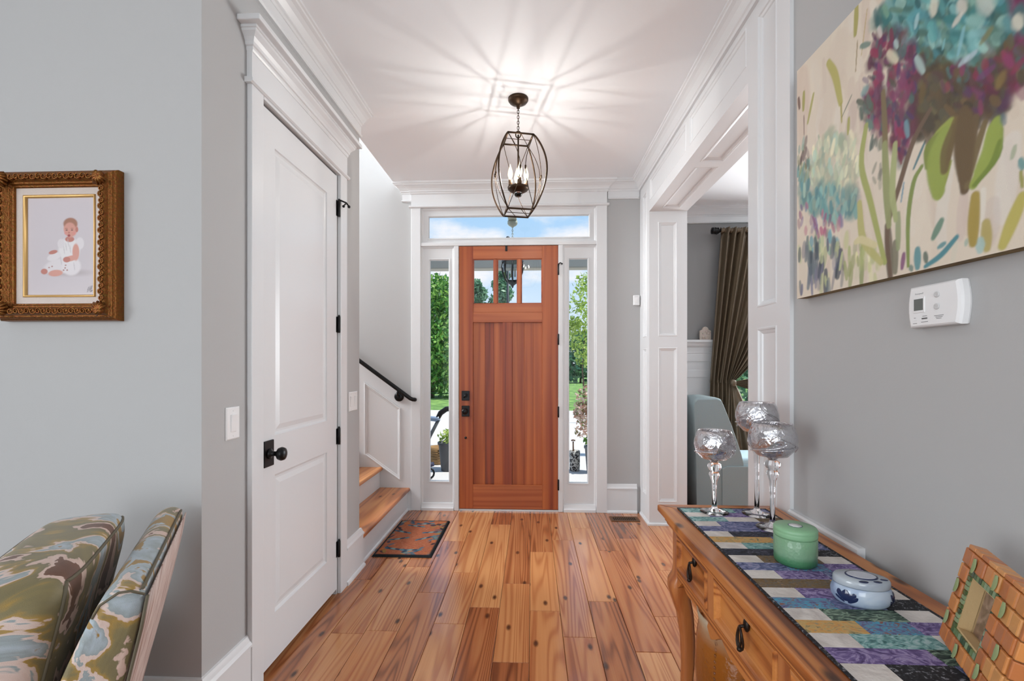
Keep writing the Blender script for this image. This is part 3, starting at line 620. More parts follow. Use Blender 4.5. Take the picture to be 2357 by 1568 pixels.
# ------------------------------------------------------------------ painting on the right wall
P_STROKES=[([(0.028,0.797),(0.028,0.588)],0.0502,(208,186,170),0.5),([(0.23,0.771),(0.161,0.577)],0.0633,(214,200,184),0.5),([(0.3,0.543),(0.275,0.46)],0.0242,(196,176,166),0.5),([(0.527,0.232),(0.545,0.032)],0.0408,(226,216,198),0.5),([(0.764,0.22),(0.745,0.072)],0.0246,(224,220,212),0.5),([(0.725,0.107),(0.717,0.026)],0.0192,(206,192,182),0.5),([(0.625,0.237),(0.6,0.113),(0.605,0.043)],0.0164,(222,216,204),0.7),([(0.659,0.153),(0.65,0.055)],0.0136,(208,190,180),0.6),([(0.704,0.142),(0.695,0.044)],0.0087,(226,222,210),0.7),([(0.313,0.844),(0.311,0.799),(0.307,0.755)],0.0102,(166,160,84),0.9),([(0.181,0.751),(0.215,0.687),(0.241,0.586)],0.015,(178,172,92),0.9),([(0.243,0.584),(0.246,0.522)],0.0044,(170,160,90),0.9),([(0.043,0.733),(0.04,0.672)],0.0085,(160,156,80),0.9),([(0.1,0.695),(0.066,0.611)],0.0069,(170,166,96),0.9),([(0.01,0.73),(0.016,0.691)],0.008,(110,80,70),0.9),([(0.043,0.65),(0.045,0.579)],0.0028,(120,90,80),0.9),([(0.279,0.518),(0.275,0.472)],0.0067,(168,166,90),0.9),([(0.317,0.73),(0.309,0.643)],0.0024,(150,130,90),0.9),([(0.357,0.794),(0.333,0.674)],0.0023,(190,170,120),0.9),([(0.292,0.582),(0.248,0.539)],0.0024,(100,110,90),0.9),([(0.333,0.703),(0.365,0.687)],0.0089,(110,135,125),0.9),([(0.57,0.387),(0.521,0.335),(0.474,0.235),(0.434,0.133),(0.444,0.003)],0.0084,(112,92,76),0.9),([(0.434,0.143),(0.444,0.003)],0.0143,(110,98,84),0.9),([(0.418,0.518),(0.425,0.402),(0.424,0.296)],0.01,(126,112,80),0.9),([(0.424,0.371),(0.431,0.24),(0.439,0.142)],0.0127,(152,158,110),0.9),([(0.353,0.458),(0.333,0.354),(0.369,0.233),(0.424,0.045)],0.0111,(166,172,104),0.9),([(0.546,0.259),(0.521,0.228),(0.504,0.14),(0.504,0.019)],0.007,(132,148,84),0.9),([(0.461,0.354),(0.451,0.233),(0.463,0.151)],0.0107,(170,178,126),0.9),([(0.325,0.241),(0.341,0.128),(0.41,0.048)],0.0131,(186,182,120),0.9),([(0.388,0.101),(0.333,0.131),(0.309,0.13)],0.0113,(214,204,160),0.9),([(0.337,0.107),(0.333,-0.001)],0.0106,(150,158,110),0.9),([(0.461,0.09),(0.461,0.012)],0.0113,(120,118,98),0.9),([(0.556,0.317),(0.521,0.263)],0.004,(70,120,130),0.9),([(0.49,0.24),(0.481,0.192)],0.0026,(110,150,170),0.9),([(0.471,0.164),(0.471,0.072)],0.0096,(150,160,120),0.9),([(0.471,0.35),(0.481,0.294)],0.0059,(176,70,72),0.9),([(0.455,0.352),(0.458,0.33)],0.0054,(180,180,110),0.9),([(0.625,0.327),(0.589,0.307),(0.576,0.261),(0.589,0.204),(0.593,0.17)],0.0164,(160,172,86),0.9),([(0.61,0.316),(0.567,0.298),(0.563,0.252)],0.0119,(128,142,70),0.9),([(0.64,0.324),(0.62,0.275),(0.61,0.225)],0.0143,(116,98,64),0.9),([(0.625,0.237),(0.61,0.197),(0.595,0.167)],0.0061,(150,158,80),0.9),([(0.659,0.337),(0.654,0.269),(0.661,0.159)],0.0159,(104,86,62),0.9),([(0.686,0.306),(0.673,0.243),(0.662,0.17)],0.0133,(110,92,66),0.9),([(0.708,0.286),(0.686,0.229),(0.666,0.164)],0.0087,(120,104,72),0.9),([(0.733,0.275),(0.723,0.223),(0.682,0.162)],0.0148,(152,168,80),0.9),([(0.743,0.254),(0.735,0.201),(0.686,0.159)],0.0055,(120,140,64),0.9),([(0.717,0.266),(0.708,0.22)],0.0065,(178,190,104),0.9),([(0.739,0.28),(0.744,0.233)],0.0038,(80,54,56),0.9),([(0.61,0.307),(0.59,0.269),(0.588,0.223),(0.593,0.179)],0.0261,(150,165,82),0.9),([(0.633,0.309),(0.616,0.268),(0.61,0.225)],0.0163,(112,96,64),0.9),([(0.661,0.318),(0.659,0.258),(0.662,0.191)],0.0249,(106,88,62),0.9),([(0.729,0.265),(0.721,0.222),(0.697,0.187)],0.0204,(152,168,82),0.9),([(0.739,0.231),(0.721,0.19),(0.682,0.16)],0.0063,(120,140,64),0.9),([(0.686,0.136),(0.682,0.077),(0.681,0.034)],0.0137,(168,148,76),0.9),([(0.784,0.1),(0.764,0.056),(0.745,0.012)],0.0133,(188,178,98),0.9),([(0.71,0.069),(0.712,0.015)],0.013,(176,162,92),0.9),([(0.781,0.151),(0.784,0.119)],0.004,(150,150,70),0.9),([(0.757,0.049),(0.745,0.008)],0.0062,(200,190,130),0.9),([(0.64,0.044),(0.63,0.001)],0.0069,(214,208,190),0.9),([(0.602,0.107),(0.579,0.072)],0.0096,(98,136,116),0.9),([(0.533,0.054),(0.533,0.01)],0.0112,(86,146,152),0.9),([(0.556,0.039),(0.559,0.019)],0.0075,(96,112,100),0.9),([(0.642,0.058),(0.6,0.025),(0.556,0.007)],0.0069,(84,140,148),0.9),([(0.61,0.051),(0.594,0.045)],0.0062,(92,146,150),0.9),([(0.697,0.035),(0.697,0.014)],0.011,(168,196,190),0.9),([(0.666,0.044),(0.664,0.034)],0.005,(170,186,170),0.9),([(0.49,0.053),(0.484,0.017)],0.0073,(130,80,120),0.9),([(0.512,0.015),(0.515,0.007)],0.0077,(120,140,130),0.9),([(0.77,0.206),(0.764,0.185)],0.0053,(170,178,150),0.9),([(0.781,0.174),(0.784,0.157)],0.0069,(100,150,150),0.9)]
P_TOP=[([(0.53,0.54),(0.55,0.493)],0.0102,(186,214,208),0.9),([(0.438,0.613),(0.465,0.575)],0.0126,(230,226,196),0.9),([(0.461,0.629),(0.468,0.609)],0.0081,(190,214,206),0.9),([(0.581,0.648),(0.581,0.616)],0.0141,(232,226,206),0.9),([(0.65,0.558),(0.635,0.549)],0.0092,(222,214,200),0.9),([(0.668,0.453),(0.65,0.447)],0.0077,(180,204,210),0.9),([(0.686,0.451),(0.664,0.447)],0.008,(190,206,214),0.9),([(0.659,0.524),(0.645,0.473)],0.0059,(140,196,206),0.9),([(0.772,0.462),(0.779,0.442)],0.0122,(232,226,206),0.9),([(0.65,0.588),(0.659,0.564)],0.0137,(222,214,200),0.9),([(0.7,0.559),(0.717,0.521)],0.0175,(200,206,196),0.9),([(0.533,0.645),(0.527,0.62)],0.0076,(176,208,210),0.9),([(0.402,0.706),(0.41,0.68)],0.0084,(220,206,200),0.9),([(0.61,0.531),(0.605,0.512)],0.0038,(130,190,196),0.9),([(0.745,0.413),(0.749,0.402)],0.0054,(150,64,94),0.9),([(0.768,0.36),(0.783,0.37)],0.0102,(142,52,86),0.9),([(0.695,0.39),(0.725,0.393)],0.0097,(122,70,116),0.9),([(0.55,0.454),(0.545,0.424)],0.0125,(112,94,60),0.9),([(0.745,0.281),(0.749,0.263)],0.0071,(96,120,130),0.9),([(0.497,0.394),(0.503,0.356)],0.0089,(120,170,180),0.9),([(0.388,0.453),(0.402,0.429)],0.0125,(150,66,94),0.9),([(0.353,0.565),(0.341,0.561)],0.0163,(106,156,158),0.9),([(0.745,0.365),(0.737,0.349)],0.0126,(140,116,70),0.9),([(0.721,0.477),(0.7,0.463)],0.0086,(128,124,80),0.9),([(0.509,0.478),(0.484,0.446)],0.0129,(134,66,98),0.9),([(0.49,0.529),(0.471,0.484)],0.0157,(132,70,104),0.9)]
P_CLUSTERS=[([(0.38,0.744),(0.471,0.746),(0.79,0.503),(0.79,0.415),(0.704,0.422),(0.64,0.426),(0.55,0.488),(0.471,0.607)],260,0.0514,0.0126,[(60,125,125),(95,160,160),(130,182,182),(150,190,180),(45,95,98),(110,150,130),(86,150,158),(70,110,100)],100,150),([(0.521,0.555),(0.567,0.545),(0.64,0.444),(0.6,0.385),(0.521,0.426)],60,0.0358,0.0113,[(84,100,80),(96,92,66),(70,110,100),(110,96,66)],90,140),([(0.521,0.495),(0.64,0.435),(0.749,0.378),(0.745,0.293),(0.686,0.302),(0.62,0.311),(0.527,0.335),(0.509,0.433)],150,0.0461,0.0118,[(95,80,60),(110,90,62),(84,84,70),(76,70,58),(104,96,70),(90,70,66)],90,150),([(0.38,0.705),(0.471,0.643),(0.545,0.525),(0.527,0.463),(0.521,0.357),(0.478,0.3),(0.431,0.389),(0.365,0.452),(0.333,0.525),(0.357,0.642)],170,0.0342,0.0097,[(110,48,80),(134,60,98),(92,52,74),(84,60,102),(140,48,80),(112,70,96),(80,110,108),(90,84,74),(120,60,80)],80,140),([(0.625,0.453),(0.704,0.414),(0.79,0.43),(0.79,0.3),(0.745,0.309),(0.704,0.305),(0.6,0.422)],90,0.0309,0.0084,[(110,48,80),(134,60,98),(92,52,74),(84,60,102),(140,48,80),(112,70,96),(80,110,108),(90,84,74),(120,60,80),(95,80,60),(110,90,62),(84,84,70),(76,70,58),(104,96,70),(90,70,66)],90,140),([(0.325,0.552),(0.38,0.512),(0.373,0.449),(0.333,0.474)],12,0.0356,0.0089,[(90,110,100),(110,140,130),(84,96,84)],90,140),([(0.373,0.405),(0.417,0.385),(0.41,0.269),(0.373,0.288)],10,0.0402,0.0092,[(110,112,100),(90,104,96),(140,140,120)],60,120),([(0.086,0.506),(0.161,0.532),(0.292,0.452),(0.325,0.345),(0.3,0.285),(0.201,0.293),(0.086,0.384)],110,0.0416,0.0104,[(226,220,190),(200,208,180),(172,198,182),(214,214,186),(186,200,170)],60,120),([(0.004,0.471),(0.098,0.381),(0.3,0.279),(0.317,0.221),(0.22,0.213),(0.028,0.336)],80,0.0437,0.0116,[(112,160,158),(132,176,170),(96,146,152),(160,186,170)],60,120),([(0.004,0.542),(0.064,0.571),(0.086,0.425),(0.016,0.409)],26,0.0364,0.0095,[(120,150,140),(150,160,120),(110,90,90),(130,170,160)],60,120),([(0.01,0.355),(0.248,0.211),(0.23,0.18),(0.086,0.202),(0.01,0.27)],26,0.0334,0.0102,[(156,90,118),(180,110,130),(130,110,150),(150,110,140)],60,120),([(0.052,0.217),(0.23,0.173),(0.22,0.126),(0.064,0.16)],20,0.0396,0.0106,[(130,180,190),(140,170,150),(170,190,150)],80,120),([(0.004,0.187),(0.266,0.14),(0.266,0.014),(0.016,0.001)],54,0.0728,0.0131,[(94,106,116),(72,84,94),(110,120,124),(190,196,150),(120,120,140)],75,105),([(0.257,0.155),(0.417,0.084),(0.424,0.002),(0.266,-0.004)],24,0.056,0.0106,[(190,192,140),(206,204,160),(170,178,120),(214,210,180)],80,100)]

PW, PH, PY0, PZ0, PX = 1.13, .835, 1.748, 1.602, .972
img = raster(500, 370, (220, 208, 190)); rp = random.Random(5)
for k in range(260):
    x, y = rp.uniform(0, PW), rp.uniform(0, PH); l = rp.uniform(.05, .16)
    dab(img, PW, PH, [(x, y), (x+rp.uniform(-.03, .03), y+l)], rp.uniform(.008, .02), rp.choice([(226, 216, 198), (212, 196, 178), (220, 210, 196), (206, 188, 174), (228, 222, 210)]), .4)
for p, r, c, a in P_STROKES: dab(img, PW, PH, p, r, c, a)
def inpoly(x, y, P):
    c = False
    for i in range(len(P)):
        (x1, y1), (x2, y2) = P[i-1], P[i]
        if (y1 > y) != (y2 > y) and x < (x2-x1)*(y-y1)/(y2-y1)+x1: c = not c
    return c
def clusters(lst):
    for poly, n, ln, r, pal, a0, a1 in lst:
        xs = [p[0] for p in poly]; ys = [p[1] for p in poly]; k = 0; tries = 0; base = 0
        while base < n//2 and n > 60 and tries < 4000:
            tries += 1; x, y = rp.uniform(min(xs), max(xs)), rp.uniform(min(ys), max(ys))
            if not inpoly(x, y, poly): continue
            base += 1; c = rp.choice(pal); dab(img, PW, PH, [(x, y-.01), (x+.008, y+.012)], r*2.0, tuple(v*.86 for v in c), .55, .9)
        tries = 0
        while k < n and tries < 8000:
            tries += 1; x, y = rp.uniform(min(xs), max(xs)), rp.uniform(min(ys), max(ys))
            if not inpoly(x, y, poly): continue
            k += 1; a = math.radians(rp.uniform(a0, a1)); l = ln*rp.uniform(.4, 1.1); c = rp.choice(pal); j = rp.uniform(.88, 1.1)
            dab(img, PW, PH, [(x-l/2*math.cos(a), y-l/2*math.sin(a)), (x+l/2*math.cos(a), y+l/2*math.sin(a))], r*rp.uniform(.45, 1.15), tuple(min(255, v*j) for v in c), rp.uniform(.45, .9), rp.choice([.35, .6, .9]))
clusters(P_CLUSTERS)
clusters([([(.78, .45), (1.13, .3), (1.13, .835), (.78, .835)], 160, .07, .018, [(60, 125, 125), (95, 160, 160), (130, 182, 182), (118, 46, 86), (150, 60, 108), (95, 80, 60)], 90, 150),
          ([(.8, 0), (1.13, 0), (1.13, .3), (.8, .4)], 40, .12, .014, [(188, 178, 98), (226, 216, 198), (150, 160, 120), (84, 140, 148)], 70, 110)])
for p, r, c, a in P_STROKES[20:64]:
    if len(p) >= 3: dab(img, PW, PH, p, r, c, a)
for p, r, c, a in P_TOP: dab(img, PW, PH, p, r*.9, c, .7, .9)
for _ in range(1):                                        # brush softening along the canvas weave
    g = img.copy(); g[1:-1, 1:-1] = (img[1:-1, 1:-1]*2+img[:-2, 1:-1]+img[2:, 1:-1]+img[1:-1, :-2]+img[1:-1, 2:])/6; img = g
pt = thing('painting', (PX, PY0-PW/2, PZ0), 'large abstract floral canvas painting on the right wall', 'painting')
M['canvas'] = vcol_mat('painted_canvas', .55, .25, 420)
tilt = lambda a: -.012*a/PW
colour_grid('canvas_face', img, lambda u, v: (PX, PY0-u*PW, PZ0+v*PH+tilt(u*PW)), M['canvas'], pt)
edge = MB(); c4 = [(PX+.0005, PY0, PZ0), (PX+.0005, PY0-PW, PZ0+tilt(PW)), (PX+.0005, PY0-PW, PZ0+PH+tilt(PW)), (PX+.0005, PY0, PZ0+PH)]
edge.rings([c4, [(XW-.003, p[1], p[2]) for p in c4]], cap0=True, cap1=True, smooth=False)
edge.build('canvas_edge', blotch('canvas_edge_paint', [(.3, lin((92, 70, 36))), (.5, lin((140, 116, 70))), (.7, lin((110, 96, 50)))], 9, 1, 3, .7), pt)

# ------------------------------------------------------------------ thermostat, switches, sensor
th = thing('thermostat', (XW, 1.18, 1.46), 'white wall thermostat with small grey screen below the painting', 'thermostat')
TY0, TY1, TZ0, TZ1 = 1.105, 1.262, 1.455, 1.560
def plate_outline(y0, y1, z0, z1, bow, n=8):
    pts = []
    for i in range(n+1): t_ = i/n; pts.append((y1+bow*math.sin(PI*t_), z0+(z1-z0)*t_))
    for i in range(n+1): t_ = i/n; pts.append((y0-bow*math.sin(PI*t_), z1-(z1-z0)*t_))
    return pts
ol = plate_outline(TY0+.01, TY1-.008, TZ0, TZ1, .007); cyy, czz = (TY0+TY1)/2, (TZ0+TZ1)/2
rs = lambda k, x: [(x, cyy+(p-cyy)*k, czz+(q-czz)*k) for p, q in ol]
hs_ = MB().rings([rs(.97, XW-.0005), rs(1.0, XW-.006), rs(1.0, XW-.019), rs(.97, XW-.025), rs(.9, XW-.028)], smooth=False).build('housing', M['plastic'], th)
bz_ = boxes((XW-.0295, XW-.027, 1.205, 1.240, 1.492, 1.532)).build('screen_bezel', M['plastic'], th, bevel=.001)
boxes((XW-.0302, XW-.0285, 1.209, 1.236, 1.498, 1.527)).build('screen', plain('lcd_grey', (.13, .14, .13), .25), bz_)
for z in (1.531, 1.502): MB().lathe([(.0072, 0), (.0072, -.0025), (.0055, -.0035), (.002, -.002)], (XW-.0275, 1.170, z), 16, axis='x').build('button', plain('button_grey', (.6, .6, .6), .3), th)
M['grey_ink'] = plain('grey_print', (.22, .22, .22), .6)
boxes((XW-.0288, XW-.0275, 1.198, 1.214, 1.4745, 1.478)).build('slider', plain('slider_dark', (.12, .12, .12), .5), th)
boxes((XW-.0288, XW-.0275, 1.230, 1.240, 1.4725, 1.476)).build('slider', M['plastic'], th)
def text_obj(name, body, size, loc, rot, mat, parent, extrude=.0002):
    cu = bpy.data.curves.new(name, 'FONT'); cu.body = body; cu.size = size; cu.extrude = extrude; cu.align_x = 'CENTER'
    tmp = bpy.data.objects.new('tmp_text', cu); COL.objects.link(tmp); dg = bpy.context.evaluated_depsgraph_get()
    me = bpy.data.meshes.new_from_object(tmp.evaluated_get(dg)); bpy.data.objects.remove(tmp); bpy.data.curves.remove(cu)
    o = bpy.data.objects.new(name, me); COL.objects.link(o); me.materials.clear(); me.materials.append(mat)
    o.parent = parent; o.location = Vector(loc)-ORG[parent.name]; o.rotation_euler = rot; ORG[o.name] = Vector(loc); return o
text_obj('maker_name', 'Honeywell', .0058, (XW-.0284, 1.222, 1.5385), (PI/2, 0, -PI/2), plain('pale_grey_print', (.5, .5, .5), .6), th)
for y0_, y1_, z_ in ((1.196, 1.216, 1.4670), (1.199, 1.212, 1.4815), (1.229, 1.241, 1.4650), (1.233, 1.238, 1.4790), (1.152, 1.178, 1.4790), (1.155, 1.174, 1.4755), (1.158, 1.172, 1.4720)):
    boxes((XW-.0284, XW-.0279, y0_, y1_, z_, z_+.0014)).build('fine_print', M['grey_ink'], hs_)

def switch_plate(name, label, y0, y1, z0, z1, gangs):
    s_ = thing(name, (XL, (y0+y1)/2, z0), label, 'light switch')
    mm = MB(); R = lambda i, x: [(XL+x, y0+i, z0+i), (XL+x, y1-i, z0+i), (XL+x, y1-i, z1-i), (XL+x, y0+i, z1-i)]
    mm.rings([R(0, .0004), R(0, .003), R(.004, .006)], smooth=False); pl_ = mm.build('plate', M['plastic'], s_)
    w_ = (y1-y0)/gangs
    for g_ in range(gangs):
        c = y0+w_*(g_+.5); zc_ = (z0+z1)/2
        MB().add([(XL+.006, c-.016, zc_-.034), (XL+.006, c+.016, zc_-.034), (XL+.006, c+.016, zc_+.034), (XL+.006, c-.016, zc_+.034),
                  (XL+.0075, c-.015, zc_-.033), (XL+.0075, c+.015, zc_-.033), (XL+.0115, c+.015, zc_+.033), (XL+.0115, c-.015, zc_+.033)],
                 [(0, 3, 2, 1), (4, 5, 6, 7), (0, 1, 5, 4), (1, 2, 6, 5), (2, 3, 7, 6), (3, 0, 4, 7)]).build('rocker', M['plastic'], s_, bevel=.001)
        for dz in (-.048, .048): MB().lathe([(.003, .0055), (.003, .0065), (.001, .007)], (XL, c, zc_+dz), 10, axis='x').build('screw', M['plastic'], pl_)
switch_plate('light_switch', 'white single rocker light switch beside the closet door casing', 1.705, 1.785, 1.073, 1.197, 1)
switch_plate('light_switch', 'white double rocker light switch by the stair opening', 2.880, 3.022, 1.064, 1.187, 2)
sn = thing('alarm_sensor', (.957, YF, 1.905), 'small white square sensor on wall right of front door', 'sensor')
boxes((.930, .986, YF-.026, YF-.0005, 1.905, 1.998)).build('housing', M['plastic'], sn, bevel=.006, seg=3)
boxes((.946, .970, YF-.029, YF-.026, 1.930, 1.978)).build('cover', M['plastic'], sn, bevel=.002)

# ------------------------------------------------------------------ gilt framed portrait
M['gilt'] = plain('antique_gilt', lin((158, 98, 42)), .36, .7, bmp=.6, bscale=160, var=.7)
M['gilt2'] = plain('bright_gilt', lin((206, 166, 104)), .42, .6)
pf = thing('picture_frame', (-1.65, 1.58, 1.515), 'ornate gilt picture frame holding a portrait of a seated baby', 'picture')
ox0, ox1, oz0, oz1, WY = -1.865, -1.436, 1.514, 2.038, 1.58
R = lambda i, h: [(ox0+i, WY-h, oz0+i), (ox1-i, WY-h, oz0+i), (ox1-i, WY-h, oz1-i), (ox0+i, WY-h, oz1-i)]
PR = [(0, .0005), (0, .022), (.003, .028), (.006, .029), (.009, .036), (.013, .039), (.016, .037), (.019, .046), (.026, .055), (.034, .057), (.041, .052), (.045, .042), (.048, .044), (.051, .042), (.053, .034), (.056, .035), (.059, .032), (.061, .022)]
for k in range(4):
    mm = MB(); a, b = k, (k+1) % 4
    mm.rings([[R(i, h)[a] for i, h in PR], [R(i, h)[b] for i, h in PR]], closed=False, smooth=True); mm.build('frame_side', M['gilt'], pf)
def scroll(c, ux, r, turns=1.4, rr=.0028, hand=1):
    pts = []
    for k in range(14):
        t_ = k/13; a = hand*turns*2*PI*t_; q = r*(1-.78*t_)
        pts.append((c[0]+ux[0]*q*math.cos(a)-ux[1]*q*math.sin(a), WY-.058, c[1]+ux[1]*q*math.cos(a)+ux[0]*q*math.sin(a)))
    MB().tube(pts, [rr*(1-.5*k/13) for k in range(14)], 6).build('scroll_ornament', M['gilt'], pf)
for sgn in (0, 1):
    z = oz0+.031 if sgn == 0 else oz1-.031
    n = 15
    for k in range(n): scroll((ox0+.075+(ox1-ox0-.15)*k/(n-1), z), (1, 0), .0115, 1.5, .003, 1 if k % 2 else -1)
    x = ox0+.031 if sgn == 0 else ox1-.031
    n = 19
    for k in range(n): scroll((x, oz0+.075+(oz1-oz0-.15)*k/(n-1)), (0, 1), .0105, 1.5, .003, 1 if k % 2 else -1)
for x, z in ((ox0+.03, oz0+.03), (ox1-.03, oz0+.03), (ox1-.03, oz1-.03), (ox0+.03, oz1-.03)):
    mm = MB(); d0 = math.atan2((oz0+oz1)/2-z, (ox0+ox1)/2-x)
    for k in range(9):
        a = math.atan2(1 if z < 1.7 else -1, 1 if x < -1.6 else -1)+(k-4)*.36; L = .040-.004*abs(k-4)
        mm.tube([(x-math.cos(a)*.012, WY-.060, z-math.sin(a)*.012), (x+math.cos(a)*L*.6, WY-.066, z+math.sin(a)*L*.6), (x+math.cos(a)*L, WY-.054, z+math.sin(a)*L)], [.003, .0055, .004], 7)
    mm.sphere((x, WY-.060, z), .011, 10, 7); mm.build('corner_shell', M['gilt'], pf)
mm = MB(); mm.rings([R(.060, .022), R(.060, .026), R(.083, .022), R(.084, .018)], cap0=False, cap1=False, smooth=False); mm.build('linen_liner', plain('linen', lin((206, 194, 186)), .9, bmp=.4, bscale=500), pf)
mm = MB(); mm.rings([R(.083, .018), R(.083, .0255), R(.086, .027), R(.090, .024), R(.092, .017)], cap0=False, cap1=False, smooth=True); mm.build('inner_fillet', M['gilt2'], pf)
bx0, bx1, bz0, bz1 = ox0+.091, ox1-.091, oz0+.091, oz1-.091
im = raster(170, 230, (196, 188, 192))
for j in range(230): im[j] *= .93+.1*abs(j/230-.35)
U = lambda x, y: ((x-225)/670, 1-(y-375)/900)
def E_(x, y, rx, ry, c, al=1, rot=0, soft=.25): ell(im, *U(x, y), rx/670, ry/900, c, al, rot, soft)
SK, SK2 = (198, 142, 128), (176, 112, 100)
E_(640, 1070, 210, 30, (160, 148, 150), .6, 0, .9)
E_(540, 1010, 150, 70, (206, 200, 202), 1, .1); E_(660, 1010, 95, 85, (210, 204, 206)); E_(640, 860, 105, 115, (212, 208, 208)); E_(560, 800, 36, 44, (206, 200, 202)); E_(745, 800, 42, 56, (208, 202, 204)); E_(490, 920, 70, 34, (208, 202, 204), 1, .2)
E_(505, 1072, 72, 30, SK, 1, .05); E_(392, 1056, 34, 26, SK2); E_(480, 878, 44, 18, SK2, 1, .15); E_(706, 880, 34, 78, SK); E_(655, 938, 70, 26, SK, 1, .15); E_(615, 948, 36, 26, SK2)
E_(645, 760, 46, 26, SK2); E_(655, 655, 68, 88, SK); E_(652, 615, 70, 52, (150, 104, 82), .95); E_(646, 668, 58, 62, SK); E_(716, 672, 14, 24, SK2)
for x in (615, 668): E_(x, 675, 11, 5, (90, 56, 54))
for x in (612, 668): E_(x, 660, 15, 4, (150, 100, 84), .8)
E_(638, 700, 9, 8, SK2); E_(638, 726, 14, 11, (150, 62, 64)); E_(690, 705, 16, 14, (206, 130, 124), .6); E_(605, 705, 14, 12, (206, 130, 124), .6)
for x, y in ((590, 860), (610, 830), (650, 850), (560, 960), (690, 1010), (630, 790)): E_(x, y, 5, 40, (180, 172, 176), .6, .2)
for x, y in ((440, 1020), (470, 1010), (600, 1025), (620, 1045), (585, 1045), (605, 1000)): E_(x, y, 9, 7, (150, 100, 92), .8)
for k, x in enumerate((826, 840, 852, 862)): E_(x, 1225-4*k, 3, 30, (70, 66, 70), .8, -.35)
E_(860, 1240, 14, 6, (80, 74, 78), .7, .4)
M['photo'] = vcol_mat('portrait_print', .35)
colour_grid('portrait_print', im, lambda u, v: (bx0+u*(bx1-bx0), WY-.017, bz0+v*(bz1-bz0)), M['photo'], pf)

# ------------------------------------------------------------------ pendant light
PC = Vector((-.086, 2.95, 0)); th0 = math.radians(13)
pn = thing('pendant_light', (PC.x, PC.y, 2.32), 'bronze cage pendant light with four candle bulbs on a chain', 'pendant light')
rot = lambda x, y: (PC.x+x*math.cos(th0)-y*math.sin(th0), PC.y+x*math.sin(th0)+y*math.cos(th0))
zt_, zb_, a0_, a1_ = 2.792, 2.325, .080, .149
bow = lambda s: a0_+(a1_-a0_)*math.sin(PI*s)**.85
MB().lathe([(.010, -.062), (.012, -.045), (.030, -.038), (.055, -.024), (.064, -.012), (.064, 0)], (PC.x, PC.y, H), 32).build('canopy', M['bronze'], pn)
for sx, sy in ((1, 1), (1, -1), (-1, -1), (-1, 1)):
    pts = [(*rot(sx*bow(s), sy*bow(s)), zt_+(zb_-zt_)*s) for s in np.linspace(0, 1, 25)]
    MB().tube(pts, .0062, 8, flat=(1, .75)).build('cage_bar', M['bronze'], pn)
for z in (zt_, zb_):
    c4 = [(*rot(sx*a0_, sy*a0_), z) for sx, sy in ((1, 1), (1, -1), (-1, -1), (-1, 1))]
    mm = MB()
    for k in range(4): mm.tube([c4[k], c4[(k+1) % 4]], .0058, 8)
    mm.build('ring', M['bronze'], pn)
    mm = MB()
    mid = [tuple((Vector(c4[k])+Vector(c4[(k+1) % 4]))/2) for k in range(4)]
    for p, q in ((c4[2], mid[3]), (mid[1], c4[0]), (mid[2], mid[0])): mm.tube([p, q], .0022, 6)
    mm.build('cross_wire', M['bronze'], pn)
for f_ in range(4):
    an = f_*PI/2; fx = lambda u, o: rot(u*math.cos(an)-o*math.sin(an), u*math.sin(an)+o*math.cos(an))
    for sg in (-1, 1):
        pts = []
        for s in np.linspace(0, 1, 17):
            k = math.sin(PI*s)**1.2; pts.append((*fx(sg*(a0_*(1-k)+.016*k), bow(s)*.98), zt_+(zb_-zt_)*s))
        MB().tube(pts, .0022, 6).build('wire', M['bronze'], pn)
        p = pts[8]; MB().lathe([(.003, -.012), (.0055, -.008), (.0055, .008), (.003, .012)], p, 8).build('bead', M['bronze'], pn)
mm = MB().tube([(PC.x, PC.y, 2.82), (PC.x, PC.y, 2.47)], .0055, 10); mm.build('stem', M['bronze'], pn)
MB().tube([(PC.x+.016*math.cos(a), PC.y, 2.822+.022*math.sin(a)) for a in np.linspace(0, 2*PI, 20)[:-1]], .004, 6, closed=True).build('loop', M['bronze'], pn)
nl = 9
for k in range(nl):
    zc_ = 2.838+(2.992-2.838)*(k+.5)/nl; L = .0135
    pts = []
    for a in np.linspace(0, 2*PI, 15)[:-1]:
        u, w_ = .0065*math.cos(a), L*math.sin(a)
        pts.append((PC.x+(u if k % 2 else 0), PC.y+(0 if k % 2 else u), zc_+w_))
    MB().tube(pts, .0018, 6, closed=True).build('chain_link', M['bronze'], pn)
MB().lathe([(.014, 2.452), (.040, 2.456), (.058, 2.466), (.066, 2.474), (.068, 2.486), (.062, 2.486), (.058, 2.480), (.010, 2.478)], (PC.x, PC.y, 0), 28).build('dish', M['bronze'], pn)
MB().lathe([(.004, 2.424), (.018, 2.428), (.026, 2.440), (.024, 2.452)], (PC.x, PC.y, 0), 18).build('finial', glass_mat('clear_finial', (.95, .97, 1)), pn)
def bulb_glow():
    m, nt, B, N, Lk = newmat('glowing_bulb_glass'); nt.nodes.remove(B); e = N('ShaderNodeEmission'); e.inputs[0].default_value = (1, .86, .62, 1); e.inputs[1].default_value = 2.2
    tr = N('ShaderNodeBsdfTransparent'); lw = N('ShaderNodeLayerWeight'); lw.inputs[0].default_value = .35; mx = N('ShaderNodeMixShader')
    Lk(math_(N, Lk, 'MULTIPLY_ADD', lw.outputs['Facing'], -.45, .75), mx.inputs[0]); Lk(tr.outputs[0], mx.inputs[1]); Lk(e.outputs[0], mx.inputs[2]); Lk(mx.outputs[0], nt.nodes['Material Output'].inputs[0]); return m
M['bulb_glass'] = bulb_glow(); M['bulb'] = emit('lit_filament', (1, .96, .90), 6200)
M['sleeve'] = plain('candle_sleeve', (.10, .055, .025), .4, .5)
